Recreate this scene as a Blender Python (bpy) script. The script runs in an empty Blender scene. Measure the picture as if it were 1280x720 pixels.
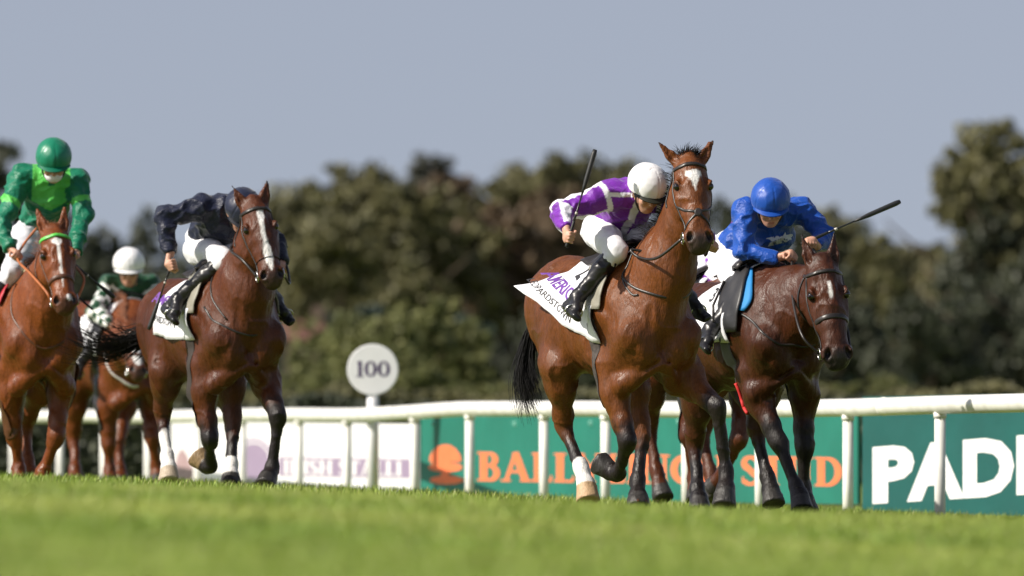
import bpy, math, random
import numpy as np
from mathutils import Vector, Matrix
from mathutils.bvhtree import BVHTree

# ---------------------------------------------------------------- camera, sky, sun, exposure
SC = bpy.context.scene
COL = SC.collection
FPX = 14222.0            # focal length in pixels of the 1280 px wide photograph (400 mm lens)
YH = 560.0               # picture row of the eye level
CZ = 0.395               # camera height
cam_d = bpy.data.cameras.new('camera'); cam = bpy.data.objects.new('camera', cam_d); COL.objects.link(cam)
cam.location = (0, 0, CZ); cam.rotation_euler = (math.pi/2, 0, 0)
cam_d.lens = 400; cam_d.sensor_width = 36; cam_d.shift_y = (YH-360)/1280
cam_d.clip_start = 1; cam_d.clip_end = 9000
cam_d.dof.use_dof = True; cam_d.dof.focus_distance = 72.8; cam_d.dof.aperture_fstop = 3.6
SC.camera = cam
SUN_EL, SUN_AZ = math.radians(39), math.radians(-109)   # azimuth from +Y clockwise: behind the camera, to its left
w = bpy.data.worlds.new('World'); SC.world = w; w.use_nodes = True
nt = w.node_tree; bg = nt.nodes['Background']
sky = nt.nodes.new('ShaderNodeTexSky'); sky.sky_type = 'NISHITA'; sky.sun_disc = False
sky.sun_elevation = SUN_EL; sky.sun_rotation = SUN_AZ; sky.air_density = 1.0; sky.dust_density = 1.5; sky.ozone_density = 1.5
hs = nt.nodes.new('ShaderNodeHueSaturation'); hs.inputs['Saturation'].default_value = 0.50; hs.inputs['Value'].default_value = 0.82
stc = nt.nodes.new('ShaderNodeTexCoord'); ssx = nt.nodes.new('ShaderNodeSeparateXYZ'); scx = nt.nodes.new('ShaderNodeCombineXYZ')
sml = nt.nodes.new('ShaderNodeMath'); sml.operation = 'MULTIPLY_ADD'; sml.inputs[1].default_value = .88; sml.inputs[2].default_value = .12; sml.use_clamp = False
smx = nt.nodes.new('ShaderNodeMath'); smx.operation = 'MAXIMUM'; smx.inputs[1].default_value = 0
nt.links.new(stc.outputs['Generated'], ssx.inputs[0]); nt.links.new(ssx.outputs[0], scx.inputs[0]); nt.links.new(ssx.outputs[1], scx.inputs[1])
nt.links.new(ssx.outputs[2], smx.inputs[0]); nt.links.new(smx.outputs[0], sml.inputs[0]); nt.links.new(sml.outputs[0], scx.inputs[2]); nt.links.new(scx.outputs[0], sky.inputs[0])
mx = nt.nodes.new('ShaderNodeMix'); mx.data_type = 'RGBA'; mx.blend_type = 'MULTIPLY'; mx.inputs[0].default_value = 1.0
mx.inputs[7].default_value = (0.97, 0.955, 1.045, 1)
nt.links.new(sky.outputs[0], hs.inputs['Color']); nt.links.new(hs.outputs[0], mx.inputs[6])
nt.links.new(mx.outputs[2], bg.inputs[0]); bg.inputs[1].default_value = 0.10
sd = bpy.data.lights.new('sun', 'SUN'); sun = bpy.data.objects.new('sun', sd); COL.objects.link(sun)
sd.energy = 5.0; sd.angle = math.radians(0.53); sd.color = (1.0, 0.93, 0.82)
sdir = Vector((math.sin(SUN_AZ)*math.cos(SUN_EL), math.cos(SUN_AZ)*math.cos(SUN_EL), math.sin(SUN_EL)))
sun.rotation_euler = sdir.to_track_quat('Z', 'Y').to_euler(); sun.location = sdir*60
SC.view_settings.view_transform = 'Standard'; SC.view_settings.look = 'None'
SC.view_settings.exposure = 0.38; SC.view_settings.gamma = 1.0; SC.view_settings.use_curve_mapping = False
SC.render.engine = 'CYCLES'
SC.cycles.use_denoising = True
try: SC.cycles.denoiser = 'OPENIMAGEDENOISE'
except Exception: pass
SC.cycles.max_bounces = 6; SC.cycles.diffuse_bounces = 3; SC.cycles.glossy_bounces = 3
SC.cycles.transmission_bounces = 3; SC.cycles.transparent_max_bounces = 8

RNG = np.random.default_rng(11)
random.seed(5)

# ---------------------------------------------------------------- helpers
def at(px, py, D):
    "world point that the photograph shows at a pixel, at a given distance"
    return Vector(((px-640)/FPX*D, D, CZ+(YH-py)/FPX*D))

def tag(o, label=None, cat=None, group=None, kind=None):
    if label: o['label'] = label
    if cat: o['category'] = cat
    if group: o['group'] = group
    if kind: o['kind'] = kind
    return o

def empty(name, loc=(0, 0, 0), rz=0):
    o = bpy.data.objects.new(name, None); COL.objects.link(o)
    o.location = loc; o.rotation_euler = (0, 0, rz); o.empty_display_size = .2
    return o

def mesh_np(name, V, Fc, smooth=True, cols=None):
    "mesh from arrays; Fc is one (n,k) array or a list of them"
    V = np.asarray(V, dtype=np.float32)
    Fs = [np.asarray(f, dtype=np.int32) for f in (Fc if isinstance(Fc, list) else [Fc]) if len(f)]
    me = bpy.data.meshes.new(name)
    me.vertices.add(len(V)); me.vertices.foreach_set('co', V.ravel())
    loops = np.concatenate([f.ravel() for f in Fs]); tot = np.concatenate([np.full(len(f), f.shape[1], np.int32) for f in Fs])
    start = np.concatenate([[0], np.cumsum(tot)[:-1]]).astype(np.int32)
    me.loops.add(len(loops)); me.loops.foreach_set('vertex_index', loops)
    me.polygons.add(len(tot)); me.polygons.foreach_set('loop_start', start)
    try: me.polygons.foreach_set('loop_total', tot)
    except Exception: pass
    me.polygons.foreach_set('use_smooth', np.full(len(tot), smooth))
    if cols is not None:
        c = np.ones((len(V), 4), np.float32); c[:, :3] = cols
        a = me.color_attributes.new('Col', 'FLOAT_COLOR', 'POINT'); a.data.foreach_set('color', c.ravel())
    me.update(calc_edges=True); me.validate()
    return me

def put(name, me, mat=None, parent=None, loc=None):
    o = bpy.data.objects.new(name, me); COL.objects.link(o)
    if mat is not None:
        if len(me.materials) == 0: me.materials.append(mat)
    if parent is not None: o.parent = parent
    if loc is not None: o.location = loc
    return o

class MB:
    "collects simple shapes into one mesh"
    def __init__(s): s.v = []; s.f = []; s.c = []; s.cur = (1, 1, 1)
    def add(s, V, Fc):
        n = len(s.v); s.v += [tuple(v) for v in V]; s.c += [s.cur]*len(V)
        s.f += [tuple(i+n for i in f) for f in Fc]
    def box(s, lo, hi):
        (a, b, c), (d, e, f) = lo, hi
        s.add([(a, b, c), (d, b, c), (d, e, c), (a, e, c), (a, b, f), (d, b, f), (d, e, f), (a, e, f)],
              [(0, 3, 2, 1), (4, 5, 6, 7), (0, 1, 5, 4), (1, 2, 6, 5), (2, 3, 7, 6), (3, 0, 4, 7)])
    def tube(s, pts, r, n=8, cap=True, flat=None):
        "round tube through points; r a number or one per point; flat=(direction, ratio) squashes it"
        pts = [Vector(p) for p in pts]; m = len(pts)
        rr = r if hasattr(r, '__len__') else [r]*m
        V = []; Fc = []; up = None
        for i, p in enumerate(pts):
            t = (pts[min(i+1, m-1)]-pts[max(i-1, 0)]).normalized()
            if up is None:
                up = t.orthogonal().normalized()
            up = (up-t*up.dot(t)).normalized(); sd_ = t.cross(up)
            for k in range(n):
                a = 2*math.pi*k/n; d = (up*math.cos(a)+sd_*math.sin(a))*rr[i]
                V.append(p+d)
        for i in range(m-1):
            for k in range(n):
                Fc.append((i*n+k, i*n+(k+1) % n, (i+1)*n+(k+1) % n, (i+1)*n+k))
        if cap:
            Fc.append(tuple(range(n-1, -1, -1))); Fc.append(tuple((m-1)*n+k for k in range(n)))
        s.add(V, Fc)
    def lathe(s, prof, n=16, M=None):
        V = []; Fc = []
        for (r, z) in prof:
            for k in range(n):
                a = 2*math.pi*k/n; V.append(Vector((r*math.cos(a), r*math.sin(a), z)))
        if M is not None: V = [M @ v for v in V]
        for i in range(len(prof)-1):
            for k in range(n): Fc.append((i*n+k, i*n+(k+1) % n, (i+1)*n+(k+1) % n, (i+1)*n+k))
        Fc.append(tuple(range(n-1, -1, -1))); Fc.append(tuple((len(prof)-1)*n+k for k in range(n)))
        s.add(V, Fc)
    def build(s, name, mat=None, parent=None, smooth=False, off=None, cols=False):
        me = bpy.data.meshes.new(name)
        V = s.v if off is None else [(v[0]-off[0], v[1]-off[1], v[2]-off[2]) for v in s.v]
        me.from_pydata(V, [], s.f)
        if cols:
            c = np.ones((len(V), 4), np.float32); c[:, :3] = s.c
            a = me.color_attributes.new('Col', 'FLOAT_COLOR', 'POINT'); a.data.foreach_set('color', c.ravel())
        if smooth: me.polygons.foreach_set('use_smooth', [True]*len(me.polygons))
        me.update()
        return put(name, me, mat, parent)

def catmull(P, n=8):
    P = [Vector(p) for p in P]; out = []
    Q = [P[0]*2-P[1]]+P+[P[-1]*2-P[-2]]
    for i in range(1, len(Q)-2):
        a, b, c, d = Q[i-1], Q[i], Q[i+1], Q[i+2]
        for k in range(n):
            t = k/n
            out.append(.5*((2*b)+(c-a)*t+(2*a-5*b+4*c-d)*t*t+(3*b-a-3*c+d)*t**3))
    out.append(P[-1]); return out

# value noise on arrays
_perm = RNG.random(4096).astype(np.float32)
def vnoise(P, sc=1.0, seed=0):
    P = np.asarray(P, np.float32)*sc+seed*17.31
    i = np.floor(P).astype(np.int64); f = P-i; f = f*f*(3-2*f)
    def h(dx, dy, dz):
        k = ((i[:, 0]+dx)*73856093) ^ ((i[:, 1]+dy)*19349663) ^ ((i[:, 2]+dz)*83492791)
        return _perm[(k ^ (k >> 13)) & 4095]
    x, y, z = f[:, 0], f[:, 1], f[:, 2]
    l = lambda a, b, t: a+(b-a)*t
    return l(l(l(h(0,0,0), h(1,0,0), x), l(h(0,1,0), h(1,1,0), x), y), l(l(h(0,0,1), h(1,0,1), x), l(h(0,1,1), h(1,1,1), x), y), z)

def fbm(P, sc=1.0, oct=3, seed=0):
    s = 0; a = .5
    for o in range(oct): s = s+a*vnoise(P, sc*2**o, seed+o); a *= .5
    return s/(1-.5**oct)

def sstep(a, b, x):
    t = np.clip((x-a)/(b-a), 0, 1); return t*t*(3-2*t)

# ---------------------------------------------------------------- distance field modelling
class Field:
    def __init__(s, lo, hi, vox):
        s.lo = np.array(lo, np.float32); s.vox = vox
        s.n = np.ceil((np.array(hi)-s.lo)/vox).astype(int)+1
        s.d = np.full(tuple(s.n), 9.0, np.float32)
        s.ax = [s.lo[i]+vox*np.arange(s.n[i], dtype=np.float32) for i in range(3)]
    def _sub(s, lo, hi):
        a = np.clip(np.floor((np.array(lo)-s.lo)/s.vox).astype(int), 0, s.n); b = np.clip(np.ceil((np.array(hi)-s.lo)/s.vox).astype(int)+1, 0, s.n)
        sl = tuple(slice(a[i], b[i]) for i in range(3))
        if np.any(b <= a): return None, None, None, None
        X = s.ax[0][sl[0]][:, None, None]; Y = s.ax[1][sl[1]][None, :, None]; Z = s.ax[2][sl[2]][None, None, :]
        return sl, X, Y, Z
    def _mix(s, sl, d, k, op):
        D = s.d[sl]
        if op == 'add':
            if k > 0:
                h = np.maximum(k-np.abs(D-d), 0)/k; s.d[sl] = np.minimum(D, d)-h*h*k*.25
            else: s.d[sl] = np.minimum(D, d)
        else:
            d = -d
            if k > 0:
                h = np.maximum(k-np.abs(D-d), 0)/k; s.d[sl] = np.maximum(D, d)+h*h*k*.25
            else: s.d[sl] = np.maximum(D, d)
    def cone(s, a, b, ra, rb, side=None, k=.03, op='add', cut=None, cutb=None):
        "tapered, elliptical capsule; ra, rb numbers or (along side, across); cut: flat end plane at b, cutb: at a"
        a = np.array(a, np.float32); b = np.array(b, np.float32)
        ra = (ra, ra) if not hasattr(ra, '__len__') else ra; rb = (rb, rb) if not hasattr(rb, '__len__') else rb
        R = max(max(ra), max(rb))+k+2*s.vox+.004
        sl, X, Y, Z = s._sub(np.minimum(a, b)-R, np.maximum(a, b)+R)
        if sl is None: return
        w_ = b-a; L = float(np.linalg.norm(w_))+1e-6; w_ = w_/L
        u = np.array(side if side is not None else (0, 1, 0), np.float32); u = u-w_*np.dot(u, w_)
        if np.linalg.norm(u) < 1e-4: u = np.array((1, 0, 0), np.float32)-w_*w_[0]
        u = u/np.linalg.norm(u); v = np.cross(w_, u)
        x, y, z = X-a[0], Y-a[1], Z-a[2]
        t = (x*w_[0]+y*w_[1]+z*w_[2])/L; tc = np.clip(t, 0, 1)
        qu = x*u[0]+y*u[1]+z*u[2]; qv = x*v[0]+y*v[1]+z*v[2]; qa = (t-tc)*L
        ru = ra[0]+(rb[0]-ra[0])*tc; rv = ra[1]+(rb[1]-ra[1])*tc; rw = np.minimum(ru, rv)
        k0 = np.sqrt((qu/ru)**2+(qv/rv)**2+(qa/rw)**2); k1 = np.sqrt((qu/ru**2)**2+(qv/rv**2)**2+(qa/rw**2)**2)+1e-5
        d = k0*(k0-1)/k1
        d = np.maximum(d, -np.minimum(ru, rv))
        if cut is not None: d = np.maximum(d, (t-1)*L-cut)
        if cutb is not None: d = np.maximum(d, -t*L-cutb)
        s._mix(sl, d, k, op)
    def ell(s, c, r, ax=None, k=.03, op='add'):
        "ellipsoid; ax: 3 orthonormal axis rows"
        c = np.array(c, np.float32); r = (r, r, r) if not hasattr(r, '__len__') else r
        R = max(r)+k+2*s.vox
        sl, X, Y, Z = s._sub(c-R, c+R)
        if sl is None: return
        A = np.eye(3) if ax is None else np.array(ax, np.float32)
        x, y, z = X-c[0], Y-c[1], Z-c[2]
        q = [x*A[i][0]+y*A[i][1]+z*A[i][2] for i in range(3)]
        k0 = np.sqrt(sum((q[i]/r[i])**2 for i in range(3))); k1 = np.sqrt(sum((q[i]/r[i]**2)**2 for i in range(3)))+1e-5
        s._mix(sl, np.maximum(k0*(k0-1)/k1, -min(r)), k, op)
    def chain(s, pts, radii, side=None, k=.02, **kw):
        for i in range(len(pts)-1): s.cone(pts[i], pts[i+1], radii[i], radii[i+1], side, k, **kw)
    def mesh(s, relax=1):
        "surface nets -> vertices, quads"
        d = s.d; neg = d < 0
        nx, ny, nz = d.shape
        cnt = np.zeros((nx-1, ny-1, nz-1), np.int8)
        for dx in (0, 1):
            for dy in (0, 1):
                for dz in (0, 1): cnt += neg[dx:nx-1+dx, dy:ny-1+dy, dz:nz-1+dz]
        act = (cnt > 0) & (cnt < 8)
        I = np.argwhere(act); idx = np.full(act.shape, -1, np.int32); idx[act] = np.arange(len(I), dtype=np.int32)
        acc = np.zeros((len(I), 3), np.float32); num = np.zeros(len(I), np.float32)
        cor = [(0,0,0),(1,0,0),(0,1,0),(1,1,0),(0,0,1),(1,0,1),(0,1,1),(1,1,1)]
        val = [d[I[:, 0]+c[0], I[:, 1]+c[1], I[:, 2]+c[2]] for c in cor]
        for i in range(8):
            for j in range(i+1, 8):
                if sum(abs(cor[i][q]-cor[j][q]) for q in range(3)) != 1: continue
                m = (val[i] < 0) != (val[j] < 0)
                t = np.where(m, val[i]/(val[i]-val[j]+1e-12), 0)
                p = np.array(cor[i], np.float32)[None]+t[:, None]*(np.array(cor[j], np.float32)-np.array(cor[i], np.float32))[None]
                acc += np.where(m[:, None], p, 0); num += m
        V = s.lo+(I+acc/num[:, None])*s.vox
        Q = []
        for ax in range(3):
            o1, o2 = (ax+1) % 3, (ax+2) % 3
            sa = [slice(1, n-1) for n in d.shape]; sa[ax] = slice(0, d.shape[ax]-1)
            sb = list(sa); sb[ax] = slice(1, d.shape[ax])
            A = neg[tuple(sa)]; B = neg[tuple(sb)]
            for flip in (0, 1):
                E = np.argwhere((A & ~B) if flip == 0 else (~A & B))
                if not len(E): continue
                base = E.copy()
                for q in range(3):
                    if q != ax: base[:, q] += 1
                def g(a, b):
                    c = base.copy(); c[:, o1] -= a; c[:, o2] -= b; return idx[c[:, 0], c[:, 1], c[:, 2]]
                q4 = np.stack([g(1, 1), g(0, 1), g(0, 0), g(1, 0)], 1)
                Q.append(q4 if flip == 0 else q4[:, ::-1])
        Q = np.concatenate(Q)
        for _ in range(relax): V = smooth_v(V, Q, .5)
        return V, Q

def smooth_v(V, Q, f):
    n = len(V); acc = np.zeros((n, 3)); num = np.zeros(n)
    for a in range(4):
        i, j = Q[:, a], Q[:, (a+1) % 4]
        for c in range(3): acc[:, c] += np.bincount(i, V[j, c], n)+np.bincount(j, V[i, c], n)
        num += np.bincount(i, minlength=n)+np.bincount(j, minlength=n)
    return (V+f*(acc/np.maximum(num, 1)[:, None]-V)).astype(np.float32)

def vnormals(V, Q):
    n = np.cross(V[Q[:, 2]]-V[Q[:, 0]], V[Q[:, 3]]-V[Q[:, 1]]); N = np.zeros_like(V)
    for a in range(4):
        for c in range(3): N[:, c] += np.bincount(Q[:, a], n[:, c], len(V))
    return N/(np.linalg.norm(N, axis=1)[:, None]+1e-9)

def segd(V, a, b):
    "distance from points to a segment and parameter along it"
    a = np.array(a, np.float32); b = np.array(b, np.float32); w_ = b-a
    t = ((V-a)@w_)/float(w_@w_+1e-9); tc = np.clip(t, 0, 1)
    return np.linalg.norm(V-(a+tc[:, None]*w_), axis=1), t

# ---------------------------------------------------------------- materials
MATS = {}
def _nodes(name):
    m = bpy.data.materials.new(name); m.use_nodes = True
    return m, m.node_tree, m.node_tree.nodes['Principled BSDF']

def mat(name, col=(.5, .5, .5), rough=.6, spec=.5, var=.12, vsc=6, bump=0, bsc=40, attr=False, coat=0, metal=0, sheen=0, bstretch=None, det=3, sss=0, trans=0):
    "procedural material: colour (or the mesh's own colour attribute) with noise variation and relief"
    if name in MATS: return MATS[name]
    m, t, b = _nodes(name); N = t.nodes; L = t.links
    tc = N.new('ShaderNodeTexCoord')
    nz = N.new('ShaderNodeTexNoise'); nz.inputs['Scale'].default_value = vsc; nz.inputs['Detail'].default_value = 4
    L.new(tc.outputs['Object'], nz.inputs['Vector'])
    mr = N.new('ShaderNodeMapRange'); mr.inputs[1].default_value = .3; mr.inputs[2].default_value = .7
    mr.inputs[3].default_value = 1-var; mr.inputs[4].default_value = 1+var
    L.new(nz.outputs[0], mr.inputs[0])
    mu = N.new('ShaderNodeMix'); mu.data_type = 'RGBA'; mu.blend_type = 'MULTIPLY'; mu.inputs[0].default_value = 1
    if attr:
        a = N.new('ShaderNodeVertexColor'); a.layer_name = 'Col'; L.new(a.outputs[0], mu.inputs[6])
    else: mu.inputs[6].default_value = (*col, 1)
    L.new(mr.outputs[0], mu.inputs[7]); L.new(mu.outputs[2], b.inputs['Base Color'])
    b.inputs['Roughness'].default_value = rough; b.inputs['Specular IOR Level'].default_value = spec
    b.inputs['Metallic'].default_value = metal
    if coat: b.inputs['Coat Weight'].default_value = coat; b.inputs['Coat Roughness'].default_value = .25
    if sheen: b.inputs['Sheen Weight'].default_value = sheen; b.inputs['Sheen Roughness'].default_value = .4
    if sss: b.inputs['Subsurface Weight'].default_value = sss; b.inputs['Subsurface Radius'].default_value = (.02, .008, .004)
    if bump:
        vec = tc.outputs['Object']
        if bstretch:
            mp = N.new('ShaderNodeMapping'); mp.inputs['Scale'].default_value = bstretch; L.new(vec, mp.inputs[0]); vec = mp.outputs[0]
        n2 = N.new('ShaderNodeTexNoise'); n2.inputs['Scale'].default_value = bsc; n2.inputs['Detail'].default_value = det
        L.new(vec, n2.inputs['Vector'])
        bp = N.new('ShaderNodeBump'); bp.inputs['Strength'].default_value = 1.0; bp.inputs['Distance'].default_value = bump
        L.new(n2.outputs[0], bp.inputs['Height']); L.new(bp.outputs[0], b.inputs['Normal'])
    MATS[name] = m
    return m
# ---------------------------------------------------------------- ground
def gz(X, Y):
    X = np.asarray(X, float); Y = np.asarray(Y, float)
    tilt = -.048*6*np.tanh((X-.67)/6)
    wf = 1-sstep(81, 104, Y)
    z = tilt*wf - .09*(1-wf)
    z = z+(.108+.010*X)*np.exp(-.5*((Y-48)/6.0)**2)
    z = z+.006*np.sin(X*.9+Y*.21)*np.exp(-.5*((Y-50)/14)**2)
    return z
def gzf(X, Y): return float(gz(X, Y))

def grid_sheet(name, xs, ys, m):
    X, Y = np.meshgrid(xs, ys, indexing='ij'); Z = gz(X, Y)
    V = np.stack([X.ravel(), Y.ravel(), Z.ravel()], 1); n, k = len(xs), len(ys)
    i, j = np.meshgrid(np.arange(n-1), np.arange(k-1), indexing='ij'); i = i.ravel(); j = j.ravel()
    Q = np.stack([i*k+j, (i+1)*k+j, (i+1)*k+j+1, i*k+j+1], 1)
    return put(name, mesh_np(name, V, Q), m)

def turf_mat():
    m, t, b = _nodes('turf'); N = t.nodes; L = t.links
    tc = N.new('ShaderNodeTexCoord'); n1 = N.new('ShaderNodeTexNoise'); n1.inputs['Scale'].default_value = .35; n1.inputs['Detail'].default_value = 6
    n2 = N.new('ShaderNodeTexNoise'); n2.inputs['Scale'].default_value = 14; n2.inputs['Detail'].default_value = 5
    r = N.new('ShaderNodeValToRGB'); r.color_ramp.elements[0].position = .35; r.color_ramp.elements[1].position = .65
    r.color_ramp.elements[0].color = (.15, .22, .025, 1); r.color_ramp.elements[1].color = (.22, .27, .045, 1)
    mx_ = N.new('ShaderNodeMix'); mx_.data_type = 'RGBA'; mx_.blend_type = 'MULTIPLY'; mx_.inputs[0].default_value = .6
    L.new(tc.outputs['Object'], n1.inputs['Vector']); L.new(tc.outputs['Object'], n2.inputs['Vector'])
    L.new(n1.outputs[0], r.inputs[0]); L.new(r.outputs[0], mx_.inputs[6]); L.new(n2.outputs[1], mx_.inputs[7]); L.new(mx_.outputs[2], b.inputs['Base Color'])
    b.inputs['Roughness'].default_value = .8; b.inputs['Specular IOR Level'].default_value = .2
    return m
xs = np.concatenate([[-2500, -600, -150, -60, -30], np.linspace(-14, 14, 57), [30, 60, 150, 600, 2500]])
ys = np.concatenate([[-300, -60, -20, 0, 10], np.linspace(18, 140, 123), [150, 170, 200, 300, 600, 1500, 5000]])
tag(grid_sheet('ground', xs, ys, turf_mat()), kind='structure')

def grass(name, n, y0, y1, hmin, hmax, label, wide=1.12, wid=.0022, dens=lambda Y: 1.0):
    Y = y0+(y1-y0)*RNG.random(n*2); Y = Y[RNG.random(len(Y)) < dens(Y)][:n]; n = len(Y)
    X = (RNG.random(n)*2-1)*(640/FPX*Y*wide+.15)
    P = np.stack([X, Y, gz(X, Y)], 1)
    cl = fbm(np.stack([X, Y, X*0], 1), .8, 3, 3); cl2 = fbm(np.stack([X, Y*.35, X*0], 1), 2.2, 2, 8)
    h = (hmin+(hmax-hmin)*RNG.random(n)**1.3)*(.8+.4*cl2)
    az = RNG.random(n)*2*math.pi; lean = .15+.55*RNG.random(n)
    dx, dy = np.cos(az), np.sin(az); wv = np.stack([-dy, dx, dx*0], 1)*wid*(.7+.6*RNG.random(n))[:, None]
    tip = P+np.stack([dx*lean*h, dy*lean*h, h], 1); mid = P+np.stack([dx*lean*h*.3, dy*lean*h*.3, h*.55], 1)
    V = np.stack([P-wv, P+wv, mid+wv*.8, mid-wv*.8, tip], 1).reshape(-1, 3)
    i = np.arange(n)*5
    Q = np.stack([i, i+1, i+2, i+3], 1); T = np.stack([i+3, i+2, i+4], 1)
    a = np.array([.185, .28, .028]); b_ = np.array([.32, .38, .070]); c_ = np.array([.42, .39, .17])
    mixv = np.clip((cl-.5)*3.4+.5+.35*(RNG.random(n)-.5), 0, 1)[:, None]
    col = a*(1-mixv)+b_*mixv; dry = (RNG.random(n) < .06)[:, None]; col = np.where(dry, c_, col)
    cols = np.repeat(col, 5, 0)
    m = mat('grass_blade', attr=True, rough=.5, spec=.35, var=.1, vsc=1.5)
    return tag(put(name, mesh_np(name, V, [Q, T], True, cols), m), label, 'grass', kind='stuff')
gt = mat('grass_blade', attr=True, rough=.5, spec=.35, var=.1, vsc=1.5)
grass('grass', 340000, 25, 60, .022, .05, 'short bright green racecourse turf in front of the runners', wide=1.3)
grass('grass', 40000, 60, 84, .03, .07, 'short green turf under the galloping horses', wide=1.06)
# ---------------------------------------------------------------- running rail
def rail_D(px): return 1/(.00795+(px/1280)*(.01266-.00795))
rail_px = [(-260, 512), (0, 520), (100, 520), (200, 521), (303, 519), (374, 518.5), (430, 519), (470, 518), (518, 515), (560, 512), (587, 511), (680, 511), (757, 511), (860, 512), (950, 511), (1060, 509.5), (1175, 506), (1280, 503.5), (1420, 499), (1600, 493)]
def rail_pt(px):
    for (a, b) in zip(rail_px, rail_px[1:]):
        if a[0] <= px <= b[0]:
            t = (px-a[0])/(b[0]-a[0]); return at(px, a[1]+(b[1]-a[1])*t, rail_D(px))
white_pvc = mat('white_rail_plastic', (.78, .77, .72), rough=.35, spec=.5, var=.13, vsc=4, bump=.0008, bsc=20)
rp0 = rail_pt(374)
rail_root = empty('running_rail', (rp0.x, rp0.y, gzf(rp0.x, rp0.y)))
tag(rail_root, 'white plastic running rail on upright posts along the far side of the track', 'rail')
ro = rail_root.location
m = MB(); m.tube(catmull([at(px, py, rail_D(px)) for px, py in rail_px], 6), .066, 14)
m.build('rail', white_pvc, rail_root, True, ro)
mcl = mat('rail_joint', (.62, .61, .56), rough=.5)
for px in (-120, -50, 16, 75, 130, 185, 247, 303, 374, 434, 518, 587, 680, 757, 858, 950, 1060, 1175, 1310, 1440):
    p = rail_pt(px); g = gzf(p.x, p.y)
    m = MB(); m.tube([(p.x, p.y, g-.12), (p.x, p.y, g+.2), (p.x, p.y, p.z-.052)], .041, 12)
    m.build('post', white_pvc, rail_root, True, ro)
    m = MB(); m.tube([(p.x, p.y, p.z-.095), (p.x, p.y, p.z-.055)], .048, 12)
    m.build('bracket', white_pvc, rail_root, True, ro)
for px in (1105, 700, 330):
    a, b = rail_pt(px-1.5), rail_pt(px+1.5)
    m = MB(); m.tube([a, b], .069, 14); m.build('joint_sleeve', white_pvc, rail_root, True, ro)
# ---------------------------------------------------------------- horses
class Frame:
    "a horse's own frame: x forward, y to its left, z up, origin on the turf under the girth"
    def __init__(s, px, py, D, theta):
        s.th = math.radians(theta); p = at(px, py, D); s.o = p
        s.rz = s.th-math.pi/2
        s.si, s.co = math.sin(s.th), math.cos(s.th)
    def __call__(s, u, v, x):
        "local point seen at pixel u, v whose forward coordinate is x"
        y = 0
        for _ in range(5):
            Dw = s.o.y-x*s.co+y*s.si
            y = ((u-640)/FPX*Dw-s.o.x-x*s.si)/s.co
        Dw = s.o.y-x*s.co+y*s.si
        return np.array((x, y, CZ+(YH-v)/FPX*Dw-s.o.z))
    def world(s, p): return Vector((s.o.x+p[0]*s.si+p[1]*s.co, s.o.y-p[0]*s.co+p[1]*s.si, s.o.z+p[2]))

def pt(fr, p):
    if p[0] == 'L': return np.array(p[1:], float)
    return fr(*p)
def unit(v): v = np.asarray(v, float); return v/(np.linalg.norm(v)+1e-9)

BLACK = np.array((.013, .011, .011)); WHITE = np.array((.72, .70, .67))

class Thick:
    "a field whose radii are all multiplied: stouter limbs"
    def __init__(s, f, q): s.f = f; s.q = q
    def _r(s, r): return tuple(x*s.q for x in r) if hasattr(r, '__len__') else r*s.q
    def cone(s, a, b, ra, rb, side=None, k=.03, **kw): s.f.cone(a, b, s._r(ra), s._r(rb), side, k, **kw)
    def ell(s, c, r, **kw): s.f.ell(c, s._r(r), **kw)
    def chain(s, pts, radii, side=None, k=.02, **kw): s.f.chain(pts, [s._r(r) for r in radii], side, k, **kw)

def fore_leg(f, E, K, Ft, C, T, sg):
    f = Thick(f, 1.22)
    side = np.array((0, 1., 0)); up = np.array((0, 0, 1.))
    fwd = unit(np.cross(side, unit(K-E))) 
    if fwd[0] < 0: fwd = -fwd
    m1 = E+(K-E)*.25; m2 = E+(K-E)*.72
    f.chain([E+np.array((.0, 0, .05)), m1, m2, K], [(.085, .115), (.072, .088), (.047, .054), (.046, .050)], side, .045)
    f.ell(m1+fwd*.035, (.055, .06, .12), k=.05)
    f.cone(m1+side*sg*.03+fwd*.01, m2+side*sg*.012, .042, .026, k=.03)
    ax = unit(K-E); w2 = unit(Ft-K)
    f.cone(K-ax*.03, K+w2*.035, (.050, .050), (.043, .045), side, .02)
    f.ell(K+fwd*.02, .036, k=.02)
    sd_ = side
    bk = unit(np.cross(sd_, w2))
    if np.dot(bk, fwd) > 0 and np.dot(w2, ax) > 0: bk = -bk
    c1 = K+w2*.06; c2 = Ft-w2*.03
    f.cone(c1, c2, (.031, .033), (.029, .032), side, .022)
    f.cone(c1+bk*.026, c2+bk*.027, (.015, .017), (.017, .02), side, .018)
    f.cone(Ft-w2*.02, Ft+unit(C-Ft)*.02, (.041, .044), (.038, .040), side, .018)
    f.ell(Ft+bk*.025, (.028, .028, .03), k=.02)
    f.cone(Ft, C, (.036, .036), (.043, .044), side, .02)
    hoof(f, C, T)

def hoof(f, C, T):
    a = unit(T-C); L = np.linalg.norm(T-C)
    f.cone(C-a*.004, T, .050, .066, None, .008, cut=0.0)
    f.cone(C-a*.012, C+a*.012, .047, .047, None, .012)

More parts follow.
